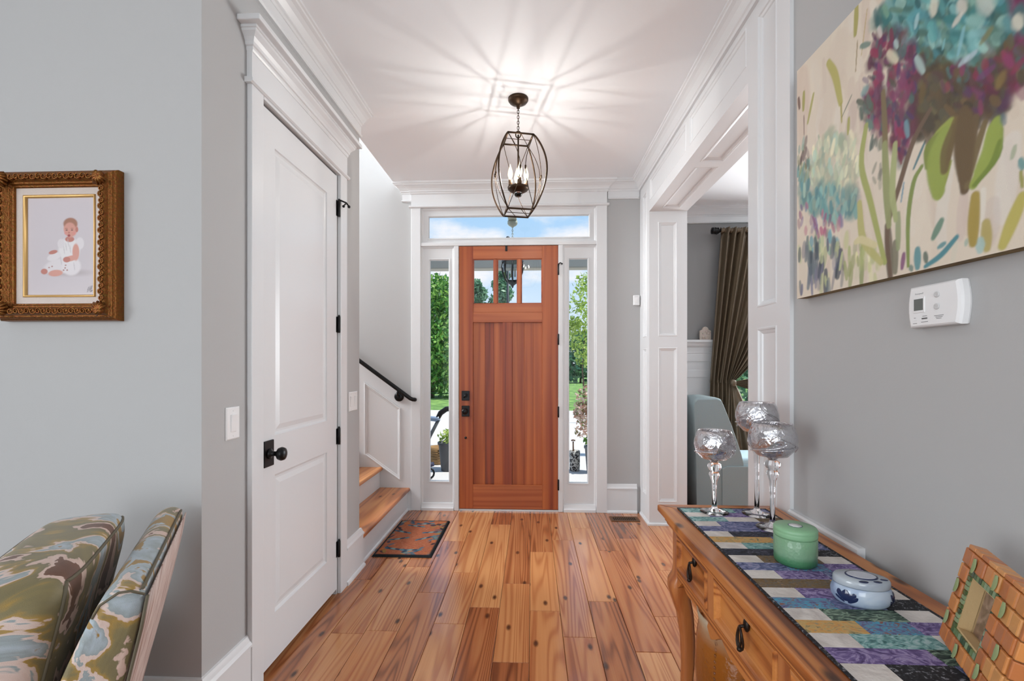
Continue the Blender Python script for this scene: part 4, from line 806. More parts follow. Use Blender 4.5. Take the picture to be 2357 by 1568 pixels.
for k in range(4):
    a = th0+k*PI/2; x, y = PC.x+.051*math.cos(a), PC.y+.051*math.sin(a)
    MB().lathe([(.012, 2.484), (.012, 2.530), (.009, 2.532)], (x, y, 0), 12).build('candle_sleeve', M['sleeve'], pn)
    fb_ = MB().lathe([(.007, 2.532), (.010, 2.540), (.0155, 2.556), (.0165, 2.568), (.014, 2.586), (.008, 2.606), (.003, 2.622), (.0006, 2.632)], (x, y, 0), 14).build('bulb', M['bulb_glass'], pn)
    MB().lathe([(.001, 2.550), (.003, 2.553), (.003, 2.575), (.001, 2.578)], (x, y, 0), 8).build('filament', M['bulb'], fb_)
# ------------------------------------------------------------------ console table
ct = thing('console_table', (.745, 1.22, 0), 'oak console table with carved drawers and curved legs', 'table')
TX0, TX1, TYa, TYb, TT = .513, .980, .52, 1.925, .790
b_ = .085
def top_piece(poly, ax, org):
    mm = MB(); n = len(poly)
    mm.prism(poly, lambda p, q, s: (p, q, s), TT-.026, TT); mm.build('top_board', M['table'] if ax == 1 else wood_x, ct, origin=org, bevel=.004)
wood_x = wood('console_oak_cross', lin((108, 54, 22)), lin((178, 106, 54)), lin((214, 148, 86)), 0, 11, .8, 22, .3, .22, False, .2)
top_piece([(TX0, TYa), (TX0+b_, TYa+b_), (TX0+b_, TYb-b_), (TX0, TYb)], 1, (TX0, 1.2, TT))
top_piece([(TX1, TYb), (TX1-b_, TYb-b_), (TX1-b_, TYa+b_), (TX1, TYa)], 1, (TX1, 1.2, TT))
top_piece([(TX0, TYb), (TX0+b_, TYb-b_), (TX1-b_, TYb-b_), (TX1, TYb)], 0, (.74, TYb, TT))
top_piece([(TX1, TYa), (TX1-b_, TYa+b_), (TX0+b_, TYa+b_), (TX0, TYa)], 0, (.74, TYa, TT))
for k in range(2):
    x0 = TX0+b_+k*(TX1-TX0-2*b_)/2; top_piece([(x0, TYa+b_), (x0+(TX1-TX0-2*b_)/2, TYa+b_), (x0+(TX1-TX0-2*b_)/2, TYb-b_), (x0, TYb-b_)], 1, (x0, 1.2, TT))
MB().prism([(0, .744), (.012, .744), (.014, .752), (.020, .758), (.020, .764), (0, .764)], lambda p, q, s: (.537-p, s, q), .60, 1.83).build('top_moulding', M['table'], ct)
PY = [(.620, .695), (.985, 1.035), (1.390, 1.440), (1.735, 1.810)]
DR = [(.695, .985), (1.035, 1.390), (1.440, 1.735)]
FX = .535
boxes((FX, FX+.02, .62, 1.81, .738, .764)).build('apron_rail', M['table'], ct, origin=(FX, 1.2, .75), bevel=.002)
# scalloped lower rail
low = [(.695, .610), (.695, .572)]
def scal(y0, y1, n=20):
    out = []
    for i in range(n+1):
        t_ = i/n; s = abs(2*t_-1)
        out.append((y0+(y1-y0)*t_, .548+.020*(1-s**2)+.024*math.exp(-((s-.62)/.16)**2)-.010*math.exp(-((s-1)/.10)**2)))
    return out
for (y0, y1) in ((.695, 1.010), (1.010, 1.415), (1.415, 1.735)): low += scal(y0, y1)[1:]
low += [(1.735, .610)]
MB().prism(low, lambda p, q, s: (s, p, q), FX, FX+.02).build('scalloped_rail', M['table'], ct, origin=(FX, 1.2, .58))
for a, b in PY[1:3]: boxes((FX-.001, FX+.02, a, b, .600, .742)).build('divider', M['table_v'], ct, bevel=.002)
pull = plain('dark_iron_pull', (.03, .022, .018), .4, .8)
for (a, b) in DR:
    dm = MB(); R = lambda i, x: [(FX+x, a+.002+i, .608+i), (FX+x, b-.002-i, .608+i), (FX+x, b-.002-i, .737-i), (FX+x, a+.002+i, .737-i)]
    dm.rings([R(0, .022), R(0, .002), R(.003, -.004), (R(.010, -.006)), R(.016, -.001), R(.020, .008), R(.024, .010)], cap0=False, smooth=False)
    dr = dm.build('drawer', M['table'], ct, origin=(FX, (a+b)/2, .67), recalc=False)
    c = (a+b)/2-.02
    pm = MB(); pm.sphere((FX+.004, c, .706), .012, 10, 6, (.6, 1, 1.5)); pm.tube([(FX+.006, c, .705), (FX-.012, c, .702)], .004, 8)
    pm.tube([(FX-.012+.002*math.sin(t_*2), c+.016*math.sin(t_), .702-.029*(1-math.cos(t_))) for t_ in np.linspace(0, 2*PI, 22)[:-1]], .003, 6, closed=True)
    pm.tube([(FX-.013, c+.008*math.sin(t_), .700-.025*(1-math.cos(t_))) for t_ in np.linspace(0, 2*PI, 18)[:-1]], .0025, 6, closed=True)
    pm.sphere((FX-.013, c, .645), .007, 8, 6); pm.build('pull', pull, dr)
def leg(cx, cy, sx, sy):
    mm = MB(); rings = []
    for z, o, w_ in ((.764, 0, .037), (.60, 0, .037), (.575, -.003, .038), (.55, -.016, .040), (.525, -.020, .038), (.49, -.014, .034), (.43, .002, .029), (.34, .012, .025), (.24, .013, .022), (.15, .008, .0195), (.09, .000, .019), (.05, -.010, .022), (.02, -.020, .027), (.0, -.022, .027)):
        x = cx+sx*o; y = cy+sy*o; r = []
        for k in range(16):
            a = 2*PI*k/16; c, s = math.cos(a), math.sin(a); q = (abs(c)**5+abs(s)**5)**(-.2); r.append((x+w_*q*c, y+w_*q*s, z))
        rings.append(r)
    mm.rings(rings[::-1]); mm.build('leg', M['table_v'], ct, origin=(cx, cy, .3))
for cx, sx in ((.572, 1), (.930, -1)):
    for cy, sy in ((.657, 1), (1.773, -1)): leg(cx, cy, sx, -sy*0.0+sy*.0)
for y in (.625, 1.785): boxes((.60, .90, y, y+.018, .60, .764)).build('end_apron', wood_x, ct)
boxes((.945, .963, .69, 1.74, .60, .764)).build('back_apron', M['table'], ct)

# ------------------------------------------------------------------ quilted runner
QC = {
 'white': blotch('quilt_cream', [(.3, lin((196, 188, 182))), (.7, lin((226, 220, 214)))], 12, 2, 4, .9, .6, 120),
 'teal': blotch('quilt_teal', [(.35, lin((60, 104, 104))), (.5, lin((120, 166, 164))), (.65, lin((168, 196, 196)))], 30, 2.5, 5, .85, .3, 300, (.9, 1.5, 1)),
 'blue': blotch('quilt_blue_violet', [(.35, lin((58, 64, 104))), (.5, lin((104, 112, 150))), (.65, lin((156, 152, 184)))], 30, 2.5, 5, .85, .3, 300, (.9, 1.5, 1)),
 'navy': blotch('quilt_navy', [(.35, lin((24, 26, 34))), (.55, lin((52, 54, 70))), (.7, lin((96, 96, 110)))], 60, 1.5, 5, .85, .3, 300),
 'gold': blotch('quilt_gold', [(.3, lin((120, 112, 84))), (.45, lin((196, 166, 110))), (.6, lin((206, 150, 80))), (.7, lin((150, 146, 120)))], 26, 2.5, 5, .85, .3, 300, (.9, 1.5, 1)),
 'brown': blotch('quilt_brown', [(.3, lin((66, 56, 44))), (.45, lin((122, 96, 60))), (.6, lin((96, 92, 88))), (.7, lin((176, 130, 70)))], 40, 2.5, 5, .85, .3, 300, (.9, 1.5, 1)),
 'purple': blotch('quilt_purple', [(.3, lin((66, 50, 96))), (.48, lin((114, 96, 146))), (.62, lin((164, 150, 190))), (.72, lin((90, 70, 100)))], 28, 2.8, 5, .85, .3, 300, (.9, 1.5, 1)),
 'green': blotch('quilt_green', [(.35, lin((28, 40, 40))), (.5, lin((74, 96, 84))), (.6, lin((150, 172, 150))), (.7, lin((50, 66, 60)))], 30, 3, 5, .85, .3, 300, (.6, 2.2, 1)),
 'turq': blotch('quilt_turquoise', [(.32, lin((84, 80, 116))), (.45, lin((110, 116, 150))), (.55, lin((70, 160, 190))), (.66, lin((140, 90, 80)))], 34, 2.5, 5, .85, .3, 300, (.9, 1.5, 1)),
 'black': blotch('quilt_black', [(.4, lin((20, 20, 24))), (.58, lin((40, 40, 46))), (.66, lin((130, 130, 136)))], 150, .5, 3, .85, .3, 300)}
rn = thing('table_runner', (.748, 1.19, TT), 'pieced quilted runner of cream and jewel-toned patches on console', 'table runner')
RX0, RX1 = .583, .912
boxes((RX0-.006, RX1+.006, .575, 1.868, TT, TT+.002)).build('backing', QC['black'], rn)
for bx in ((RX0-.008, RX0, .573, 1.870), (RX1, RX1+.008, .573, 1.870), (RX0, RX1, 1.862, 1.870), (RX0, RX1, .573, .581)):
    boxes((bx[0], bx[1], bx[2], bx[3], TT+.0005, TT+.0046)).build('binding', QC['black'], rn, bevel=.0012)
ROWS = ['teal,blue', 'W,purple,W', 'teal,white,brown', 'W,blue,W', 'blue,purple', 'W,navy,W', 'gold,blue', 'W,teal,blue', 'navy,black', 'W,brown,W', 'blue,turq,purple', 'W,purple,blue', 'brown,gold', 'W,purple,W', 'turq,blue,black', 'W,green,W', 'gold,turq,purple', 'W,teal,W', 'purple,green', 'W,black,blue', 'teal,brown', 'W,gold,W', 'blue,green', 'W,purple,W', 'brown,teal', 'W,turq,W']
y = 1.862
for r_ in ROWS:
    y2 = max(.582, y-.0502); ps = r_.split(',')
    if ps[0] == 'W': cuts = [RX0, RX0+.083, RX1-.078, RX1] if ps[-1] == 'W' else [RX0, RX0+.083, RX1-.12, RX1]
    elif len(ps) == 3: cuts = [RX0, RX0+.13, RX0+.24, RX1]
    else: cuts = [RX0, RX0+.20, RX1]
    for p_, a, b in zip(ps, cuts[:-1], cuts[1:]):
        boxes((a+.0004, b-.0004, y2+.0004, y-.0004, TT+.001, TT+.0042)).build('patch', QC['white' if p_ == 'W' else p_], rn, origin=((a+b)/2, (y+y2)/2, TT), bevel=.0009, seg=1)
    y = y2
RT = TT+.0046

# ------------------------------------------------------------------ three stemmed glass candle holders
def silvered(name):
    m, nt, B, N, Lk = newmat(name); out = nt.nodes['Material Output']
    tc = N('ShaderNodeTexCoord'); nz = N('ShaderNodeTexNoise'); nz.inputs['Scale'].default_value = 26; nz.inputs['Detail'].default_value = 3; nz.inputs['Distortion'].default_value = 1.6; Lk(tc.outputs['Object'], nz.inputs['Vector'])
    B.inputs['Base Color'].default_value = (.80, .80, .82, 1); B.inputs['Metallic'].default_value = 1; B.inputs['Roughness'].default_value = .09
    bump(nt, N, Lk, nz.outputs['Fac'], B, .6, .012)
    tr = N('ShaderNodeBsdfTransparent'); tr.inputs[0].default_value = (.93, .93, .95, 1); mx = N('ShaderNodeMixShader')
    rp_ = ramp(N, [(.35, (.40, .40, .40)), (.65, (.78, .78, .78))]); Lk(nz.outputs['Fac'], rp_.inputs[0]); Lk(rp_.outputs[0], mx.inputs[0])
    Lk(tr.outputs[0], mx.inputs[1]); Lk(B.outputs[0], mx.inputs[2]); Lk(mx.outputs[0], out.inputs[0]); return m
M['silver'] = silvered('crackled_silvered_glass'); M['clear'] = glass_mat('clear_stem_glass', (.97, .98, 1), 0, 1.46)
def goblet(x, y, h, rb, label):
    g_ = thing('candle_holder', (x, y, RT), label, 'candle holder', 'stemmed silvered glass candle holders on the console')
    zb = h-rb*1.62
    ft = [(.002, .0005), (.050, .0005), (.052, .003), (.030, .008), (.012, .016), (.0085, .030)]
    MB().lathe(ft, (x, y, RT), 28).build('foot', M['clear'], g_)
    sm = [(.0085, .030), (.0080, .5*zb), (.0105, zb-.075), (.0165, zb-.058), (.021, zb-.046), (.016, zb-.040), (.014, zb-.036), (.021, zb-.030), (.026, zb-.020), (.024, zb-.010), (.014, zb-.003)]
    MB().lathe(sm, (x, y, RT), 20).build('stem', M['clear'], g_)
    bw = [(.012, zb-.002), (.30*rb, zb+.010), (.62*rb, zb+.16*rb), (.88*rb, zb+.45*rb), (1.0*rb, zb+.85*rb), (.98*rb, zb+1.12*rb), (.90*rb, zb+1.40*rb), (.80*rb, zb+1.62*rb)]
    bo = [(.77*rb, zb+1.60*rb), (.87*rb, zb+1.38*rb), (.95*rb, zb+1.10*rb), (.96*rb, zb+.85*rb), (.84*rb, zb+.47*rb), (.58*rb, zb+.20*rb), (.2*rb, zb+.03)]
    MB().lathe(bw+bo, (x, y, RT), 40).build('bowl', M['silver'], g_)
    cm = MB()
    rnd = random.Random(int(h*1e4))
    for k in range(5):
        a0 = rnd.uniform(0, 2*PI); pts = []
        for q in np.linspace(0, 1, 16):
            t_ = .15+.75*q; zz = zb+(.35+.9*q*(.6+.4*math.sin(k)))*rb; rr = rb*1.005*math.sqrt(max(.05, 1-((zz-zb-.86*rb)/(1.15*rb))**2)); a = a0+2.4*math.sin(2.2*q+k)*.6+q*.9
            pts.append((x+rr*math.cos(a), y+rr*math.sin(a), RT+zz))
        cm.tube(pts, .0022, 6)
    cm.build('raised_swirl', M['silver'], g_)
goblet(.700, 1.815, .314, .074, 'short stemmed silvered glass candle holder nearest the front edge of console')
goblet(.850, 1.795, .424, .075, 'tallest stemmed silvered glass candle holder at the back of the trio')
goblet(.832, 1.645, .364, .077, 'mid-height stemmed silvered glass candle holder behind the green jar')

# green candle jar
JX, JK = .754, .83
jr = thing('candle_jar', (JX, 1.365, RT), 'frosted green glass candle jar with lid on runner', 'candle jar')
M['jar'] = plain('frosted_green_glass', lin((128, 176, 136)), .32, bmp=.3, bscale=50); 
def jar_mat():
    m, nt, B, N, Lk = newmat('frosted_green_jar'); tc = N('ShaderNodeTexCoord'); sp = N('ShaderNodeSeparateXYZ'); Lk(tc.outputs['Object'], sp.inputs[0])
    r = ramp(N, [(0, lin((62, 122, 84))), (.018, lin((84, 144, 102))), (.032, lin((140, 182, 148))), (.07, lin((136, 180, 142)))]); Lk(sp.outputs['Z'], r.inputs[0]); Lk(r.outputs[0], B.inputs['Base Color'])
    B.inputs['Roughness'].default_value = .3; B.inputs['Transmission Weight'].default_value = .25; B.inputs['Subsurface Weight'].default_value = .2; B.inputs['Subsurface Radius'].default_value = (.02, .03, .02)
    n2 = N('ShaderNodeTexVoronoi'); n2.inputs['Scale'].default_value = 130; Lk(tc.outputs['Object'], n2.inputs['Vector']); bump(nt, N, Lk, n2.outputs['Distance'], B, .25, .003); return m
MB().lathe([(.058, 0), (.064, .004), (.066, .014), (.065, .022), (.0665, .030), (.0665, .074), (.064, .077), (.055, .077)], (JX, 1.365, RT), 40, sx=JK, sy=JK).build('body', jar_mat(), jr)
jl_ = MB().lathe([(.050, .0765), (.0655, .0775), (.067, .081), (.067, .090), (.0665, .0915), (.067, .093), (.067, .099), (.063, .104), (.020, .105), (.002, .105)], (JX, 1.365, RT), 40, sx=JK, sy=JK).build('lid', plain('green_lid', lin((132, 178, 138)), .35), jr)
MB().lathe([(.0225, .1050), (.0225, .1056), (.001, .1056)], (JX, 1.365, RT), 24, sx=JK, sy=JK).build('lid_ring', plain('label_rim', lin((90, 110, 110)), .5), jl_)
MB().lathe([(.0205, .1052), (.0205, .1060), (.001, .1060)], (JX, 1.365, RT), 8, sx=JK, sy=JK).build('lid_label', plain('pale_label', lin((206, 206, 206)), .6), jl_)

# blue and white lidded dish
dc = Vector((.784, 1.142, RT)); da = math.radians(-14)
ds = thing('lidded_dish', dc, 'oval blue and white glazed pottery dish with lid', 'pottery')
def oval(k, z, sx=.060, sy=.045):
    out = []
    for i in range(40):
        a = 2*PI*i/40; x, y_ = sx*k*math.cos(a)*(1+.05*abs(math.cos(a))), sy*k*math.sin(a)
        out.append((dc.x+x*math.cos(da)-y_*math.sin(da), dc.y+x*math.sin(da)+y_*math.cos(da), dc.z+z))
    return out
glz = blotch('blue_grey_glaze', [(.3, lin((110, 128, 158))), (.5, lin((158, 174, 196))), (.7, lin((182, 194, 206)))], 9, 1.5, 4, .12, 0)
MB().rings([oval(.80, 0), oval(.90, .006), oval(1.0, .018), oval(1.0, .030), oval(.93, .042), oval(.90, .044)]).build('body', glz, ds)
dl_ = MB().rings([oval(.91, .0445), oval(.93, .047), oval(.92, .057), oval(.88, .061), oval(.5, .063)]).build('lid', blotch('grey_glaze_lid', [(.3, lin((140, 150, 166))), (.6, lin((176, 184, 190)))], 8, 1, 3, .15, 0), ds)
nv = plain('cobalt_glaze', lin((34, 44, 78)), .12)
MB().rings([oval(.53, .0625), oval(.53, .0645), oval(.49, .0648)]).build('lid_ring', nv, dl_)
MB().rings([oval(.49, .0645), oval(.45, .0652)]).build('lid_medallion', plain('pale_medallion', lin((190, 194, 204)), .3, bmp=.5, bscale=200), dl_)
def on_side(a, z, push=1.012):
    k = (1.0 if z < .030 else 1.0-.07*(z-.030)/.012) if z > .018 else .9+.1*(z-.006)/.012
    x, y_ = .060*k*push*math.cos(a)*(1+.05*abs(math.cos(a))), .045*k*push*math.sin(a)
    return (dc.x+x*math.cos(da)-y_*math.sin(da), dc.y+x*math.sin(da)+y_*math.cos(da), dc.z+z)
for a0 in (-2.35, -.35, 1.3):
    for k, (dz_, dd, L, wd) in enumerate(((.012, 0, .026, .011), (.016, -.20, .020, .009), (.014, .22, .020, .009), (.008, -.26, .014, .007), (.008, .28, .018, .008))):
        pm = MB(); st_ = []
        for i in range(6):
            t_ = i/5; a_ = a0+dd*(.4+t_); wv = wd*math.sin(PI*(.12+.8*t_))/.06; z_ = max(.008, min(.041, dz_+L*t_))
            st_.append([on_side(a_-wv, z_), on_side(a_, z_, 1.03), on_side(a_+wv, z_)])
        pm.rings(st_, closed=False); pm.build('painted_leaf', nv, ds)
for a0 in (-1.9, -1.2, -.6):
    MB().lathe([(.009, .0), (.007, .0012), (.001, .0016)], (dc.x+.045*math.cos(a0), dc.y+.032*math.sin(a0), dc.z+.0612), 12, sx=1.3, sy=.7).build('painted_dot', nv, dl_)

# ------------------------------------------------------------------ tiled photo frame
tf0 = Vector((.838, .980, RT)); eu = Vector((-.4226, -.9063, 0)); nrm0 = Vector((-.9063, .4226, 0))
lean = math.radians(13); ev = (Vector((0, 0, 1))*math.cos(lean)-nrm0*math.sin(lean)).normalized(); en = eu.cross(ev); en = en if en.dot(nrm0) > 0 else -en
tf = thing('photo_frame', tf0, 'small photo frame covered in orange ceramic tiles with green mosaic', 'picture frame')
FW, FH = .236, .194
Q = lambda u, v, h=0: tf0+eu*u+ev*v+en*h+Vector((0, 0, .010))
def slab(name, u0, u1, v0, v1, h0, h1, mat, bevel=0, parent=tf):
    mm = MB(); c = [Q(u, v, h) for h in (h0, h1) for u, v in ((u0, v0), (u1, v0), (u1, v1), (u0, v1))]
    mm.add(c, [(0, 3, 2, 1), (4, 5, 6, 7), (0, 1, 5, 4), (1, 2, 6, 5), (2, 3, 7, 6), (3, 0, 4, 7)]); return mm.build(name, mat, parent, bevel=bevel, seg=2)
grout = plain('sand_grout', lin((206, 176, 128)), .9, bmp=.3, bscale=300)
oa = (.044, .136, .047, FH-.047)
for bx in ((0, FW, 0, oa[2]), (0, FW, oa[3], FH), (0, oa[0], oa[2], oa[3]), (oa[1], FW, oa[2], oa[3])): slab('grout_bed', *bx, -.020, .004, grout)
slab('backing', .01, FW-.01, .01, FH-.01, -.024, -.020, grout)
slab('photo', oa[0], oa[1], oa[2], oa[3], -.0195, -.0185, blotch('faded_snapshot', [(.35, lin((96, 76, 74))), (.5, lin((150, 122, 112))), (.65, lin((190, 166, 156)))], 40, 1, 4, .3, 0))
slab('photo_glass', oa[0], oa[1], oa[2], oa[3], -.0165, -.0155, pane_mat('frame_glass', (1, 1, 1), .25))
TL = [plain('terracotta_tile_'+str(k), lin(c), .3, bmp=.15, bscale=60) for k, c in enumerate(((206, 134, 72), (196, 118, 62), (214, 150, 86), (186, 112, 62)))]
rt_ = random.Random(3); nu_, nv_ = 8, 6; s_ = FW/nu_; sv = FH/nv_
for i in range(nu_):
    for j in range(nv_):
        cu, cv_ = (i+.5)*s_, (j+.5)*sv
        if oa[0]-.012 < cu < oa[1]+.012 and oa[2]-.012 < cv_ < oa[3]+.012: continue
        slab('tile', i*s_+.0011, (i+1)*s_-.0011, j*sv+.0011, (j+1)*sv-.0011, .002, .0105+rt_.uniform(-.001, .002), rt_.choice(TL), .003)
for j in range(nv_):
    slab('side_tile', -.0085, .0, j*sv+.0011, (j+1)*sv-.0011, -.018, .009, rt_.choice(TL), .002); slab('side_tile', FW, FW+.0085, j*sv+.0011, (j+1)*sv-.0011, -.018, .009, rt_.choice(TL), .002)
for i in range(nu_):
    slab('side_tile', i*s_+.0011, (i+1)*s_-.0011, FH, FH+.0085, -.018, .009, rt_.choice(TL), .002)
GM = [plain('green_mosaic_'+str(k), lin(c), .2) for k, c in enumerate(((84, 104, 66), (112, 134, 88), (140, 160, 124), (66, 86, 60)))]
n_ = 11
for k in range(n_):
    for (u0, v0, hz) in ((0, 0, 1), (0, 1, 1), (0, 0, 0), (1, 0, 0)):
        if hz: a = oa[0]-.014+(oa[1]-oa[0]+.028)*k/n_; b = a+(oa[1]-oa[0]+.028)/n_-.002; v = oa[2]-.0145 if v0 == 0 else oa[3]+.0035; bb = (a, b, v, v+.011)
        else: a = oa[2]-.003+(oa[3]-oa[2]+.006)*k/n_; b = a+(oa[3]-oa[2]+.006)/n_-.002; u = oa[0]-.0145 if u0 == 0 else oa[1]+.0035; bb = (u, u+.011, a, b)
        slab('mosaic_chip', *bb, .003, .0075, rt_.choice(GM))
lf = plain('green_leaf_glaze', lin((150, 164, 116)), .25)
for u, v in ((.014, .050), (.055, .175), (.185, .150), (.205, .085), (.014, .118), (.085, .016), (.170, .028), (.140, .178)):
    mm = MB(); rr = []
    for q in range(5):
        t_ = q/4; wv = .008*math.sin(PI*(.1+.8*t_)); rr.append([Q(u-wv, v-.014+.028*t_, .0135), Q(u, v-.014+.028*t_, .0165), Q(u+wv, v-.014+.028*t_, .0135)])
    mm.rings(rr, closed=False); mm.build('glazed_leaf', lf, tf)
mm = MB(); p0 = Q(FW*.5, FH*.8, -.022); p1 = Vector((p0.x, p0.y, RT+.004))-nrm0*.07
mm.tube([p0, p1], .006, 8); mm.build('easel_leg', grout, tf)

# ------------------------------------------------------------------ amber vase under the console
vc = (.672, 1.485, 0)
vp = [(.070, .001), (.078, .010), (.095, .06), (.125, .18), (.145, .30), (.152, .40), (.148, .48), (.140, .54), (.146, .578)]
def amber():
    m, nt, B, N, Lk = newmat('amber_glass'); tc = N('ShaderNodeTexCoord'); sp = N('ShaderNodeSeparateXYZ'); Lk(tc.outputs['Object'], sp.inputs[0])
    r = ramp(N, [(0, lin((120, 60, 16))), (.30, lin((150, 80, 22))), (.50, lin((196, 122, 46))), (.57, lin((236, 214, 180)))]); Lk(sp.outputs['Z'], r.inputs[0]); Lk(r.outputs[0], B.inputs['Base Color'])
    B.inputs['Transmission Weight'].default_value = .55; B.inputs['Roughness'].default_value = .12
    nz = N('ShaderNodeTexNoise'); nz.inputs['Scale'].default_value = 60; Lk(tc.outputs['Object'], nz.inputs['Vector']); bump(nt, N, Lk, nz.outputs['Fac'], B, .35, .006); return m
va = thing('amber_vase', vc, 'tall amber glass vase standing under the console table', 'vase')
M['amber'] = amber()
MB().lathe(vp+[(r-.006, z) for r, z in vp[::-1]], vc, 44, cap0=True, cap1=True).build('body', M['amber'], va)
for k in range(4):
    a = -2.6+k*.55; mm = MB()
    for q in range(22):
        z = .56-q*.017; r = np.interp(z, [z_ for _, z_ in vp], [r_ for r_, _ in vp]); mm.sphere((vc[0]+r*math.cos(a), vc[1]+r*math.sin(a), z), .005*(1-q*.02), 7, 5, (1, 1, 1.3))
    mm.build('bead_trail', glass_mat('clear_bead_'+str(k), (.98, .95, .9)), va)

# ------------------------------------------------------------------ patterned armchair at lower left
FABRIC = blotch('painterly_upholstery', [(.30, lin((92, 58, 40))), (.385, lin((104, 66, 44))), (.39, lin((206, 180, 168))), (.435, lin((200, 172, 158))), (.44, lin((112, 102, 70))), (.50, lin((124, 112, 72))), (.535, lin((160, 128, 58))), (.54, lin((206, 182, 170))), (.565, lin((210, 190, 180))), (.57, lin((140, 150, 150))), (.63, lin((168, 180, 188))), (.64, lin((150, 116, 50)))], 4.6, 1.1, 5, .5, .25, 700, (1, 1, 1.3), .15)
STRIPE = blotch('blush_stripe_upholstery', [(.35, lin((150, 116, 104))), (.5, lin((206, 190, 182))), (.62, lin((176, 150, 140))), (.7, lin((222, 214, 206)))], 30, .6, 4, .6, .2, 500, (1, 1, .06))
e_ = Vector((-.524, .852, 0)); n_f = Vector((-.852, -.524, 0)); A0 = Vector((-.815, .955, 0))        # rear near end of the back
ac = thing('armchair', A0+e_*.33+n_f*.35, 'armchair in painterly olive, gold and blush fabric by the corner', 'armchair')
def loc(a, b, c): return A0+e_*a+n_f*b+Vector((0, 0, c))
BW_ = .655
def back_slab():
    mm = MB(); rs_ = []
    # profile (b, c): b forward of rear line, leaning
    prof = [(.30, .12), (.24, .40), (.185, .60), (.160, .68), (.132, .76), (.098, .84), (.084, .872), (.064, .892), (.040, .898), (.016, .890), (.004, .872), (.018, .80), (.043, .68), (.061, .60), (.110, .40), (.172, .12)]
    for a in (0, .006, .02, .5*BW_, BW_-.02, BW_-.006, BW_):
        k = .93 if a in (0, BW_) else (.98 if a in (.006, BW_-.006) else 1)
        cb = .075
        rs_.append([loc(a, b+(cb+.25*(.9-c)-b)*(1-k), .5+(c-.5)*(.985 if k < 1 else 1)) for b, c in prof])
    mm.rings(rs_); return mm
bk = back_slab().build('back_frame', FABRIC, ac, sub=1)
mm = MB(); rp_ = [(.005, .868), (.016, .80), (.041, .68), (.059, .60), (.108, .40), (.168, .13)]
mm.rings([[loc(a, b-.0045, c) for b, c in rp_] for a in np.linspace(.010, BW_-.010, 6)], closed=False); mm.build('rear_panel', STRIPE, ac, solid=.003)
PIPE = plain('piping_cord', lin((96, 88, 70)), .7)
MB().tube([loc(.006, b-.003, c) for b, c in rp_]+[], .0035, 6).build('piping', PIPE, ac)
MB().tube([loc(a, .011, .883) for a in np.linspace(.012, BW_-.035, 8)], .0035, 6).build('piping', PIPE, ac)
MB().tube([loc(.004, b, c) for b, c in ((.006, .872), (.03, .884), (.05, .885), (.08, .866), (.092, .842))], .0028, 6).build('piping', PIPE, ac)
def puffy(name, a0, a1, b0, b1, c0, c1, mat, ex=.42, shear=0, nu=36, nv=20, **kw):
    mm = MB(); sg = lambda v, e: math.copysign(abs(v)**e, v)
    def fn(u, v):
        th_ = -PI+2*PI*u; ph = -PI/2+PI*v; cp, sp_ = sg(math.cos(ph), ex), sg(math.sin(ph), ex)
        x, y_, z = cp*sg(math.cos(th_), ex), cp*sg(math.sin(th_), ex), sp_
        c = (c0+c1)/2+(c1-c0)/2*z
        return loc((a0+a1)/2+(a1-a0)/2*x, (b0+b1)/2+(b1-b0)/2*y_+shear*(c-c1), c)
    mm.grid(fn, nu, nv, wrap=True); return mm.build(name, mat, ac, **kw)
CU = (.005, .640, .118, .335, .46, .930); CSH, CEX = -.22, .40
puffy('back_cushion', *CU, FABRIC, CEX, CSH)
def cush_pt(th_, ph, k=1.0):
    sg = lambda v, e: math.copysign(abs(v)**e, v); cp, sp_ = sg(math.cos(ph), CEX)*k, sg(math.sin(ph), CEX)*k
    a0, a1, b0, b1, c0, c1 = CU; c = (c0+c1)/2+(c1-c0)/2*sp_
    return loc((a0+a1)/2+(a1-a0)/2*cp*sg(math.cos(th_), CEX), (b0+b1)/2+(b1-b0)/2*cp*sg(math.sin(th_), CEX)+CSH*(c-c1), c)
q4 = PI/4
MB().tube([cush_pt(t_, q4) for t_ in np.linspace(-3*q4, -q4, 24)], .0042, 6).build('piping', PIPE, ac)
MB().tube([cush_pt(t_, q4) for t_ in np.linspace(q4, 3*q4, 24)], .0042, 6).build('piping', PIPE, ac)
MB().tube([cush_pt(-3*q4, p_) for p_ in np.linspace(q4, -q4, 24)], .0042, 6).build('piping', PIPE, ac)
puffy('seat_cushion', .03, .625, .16, .74, .36, .50, FABRIC, .3)
puffy('seat_base', -.02, BW_+.0, .20, .74, .14, .40, FABRIC, .18)
for a in (-.05, BW_-.06): puffy('arm', a, a+.10, .30, .74, .14, .60, FABRIC, .25)
for a in (.0, BW_-.03):
    for b in (.26, .68): MB().tube([loc(a, b, .15), loc(a, b, 0)], [.022, .014], 10).build('leg', M['black'], ac)

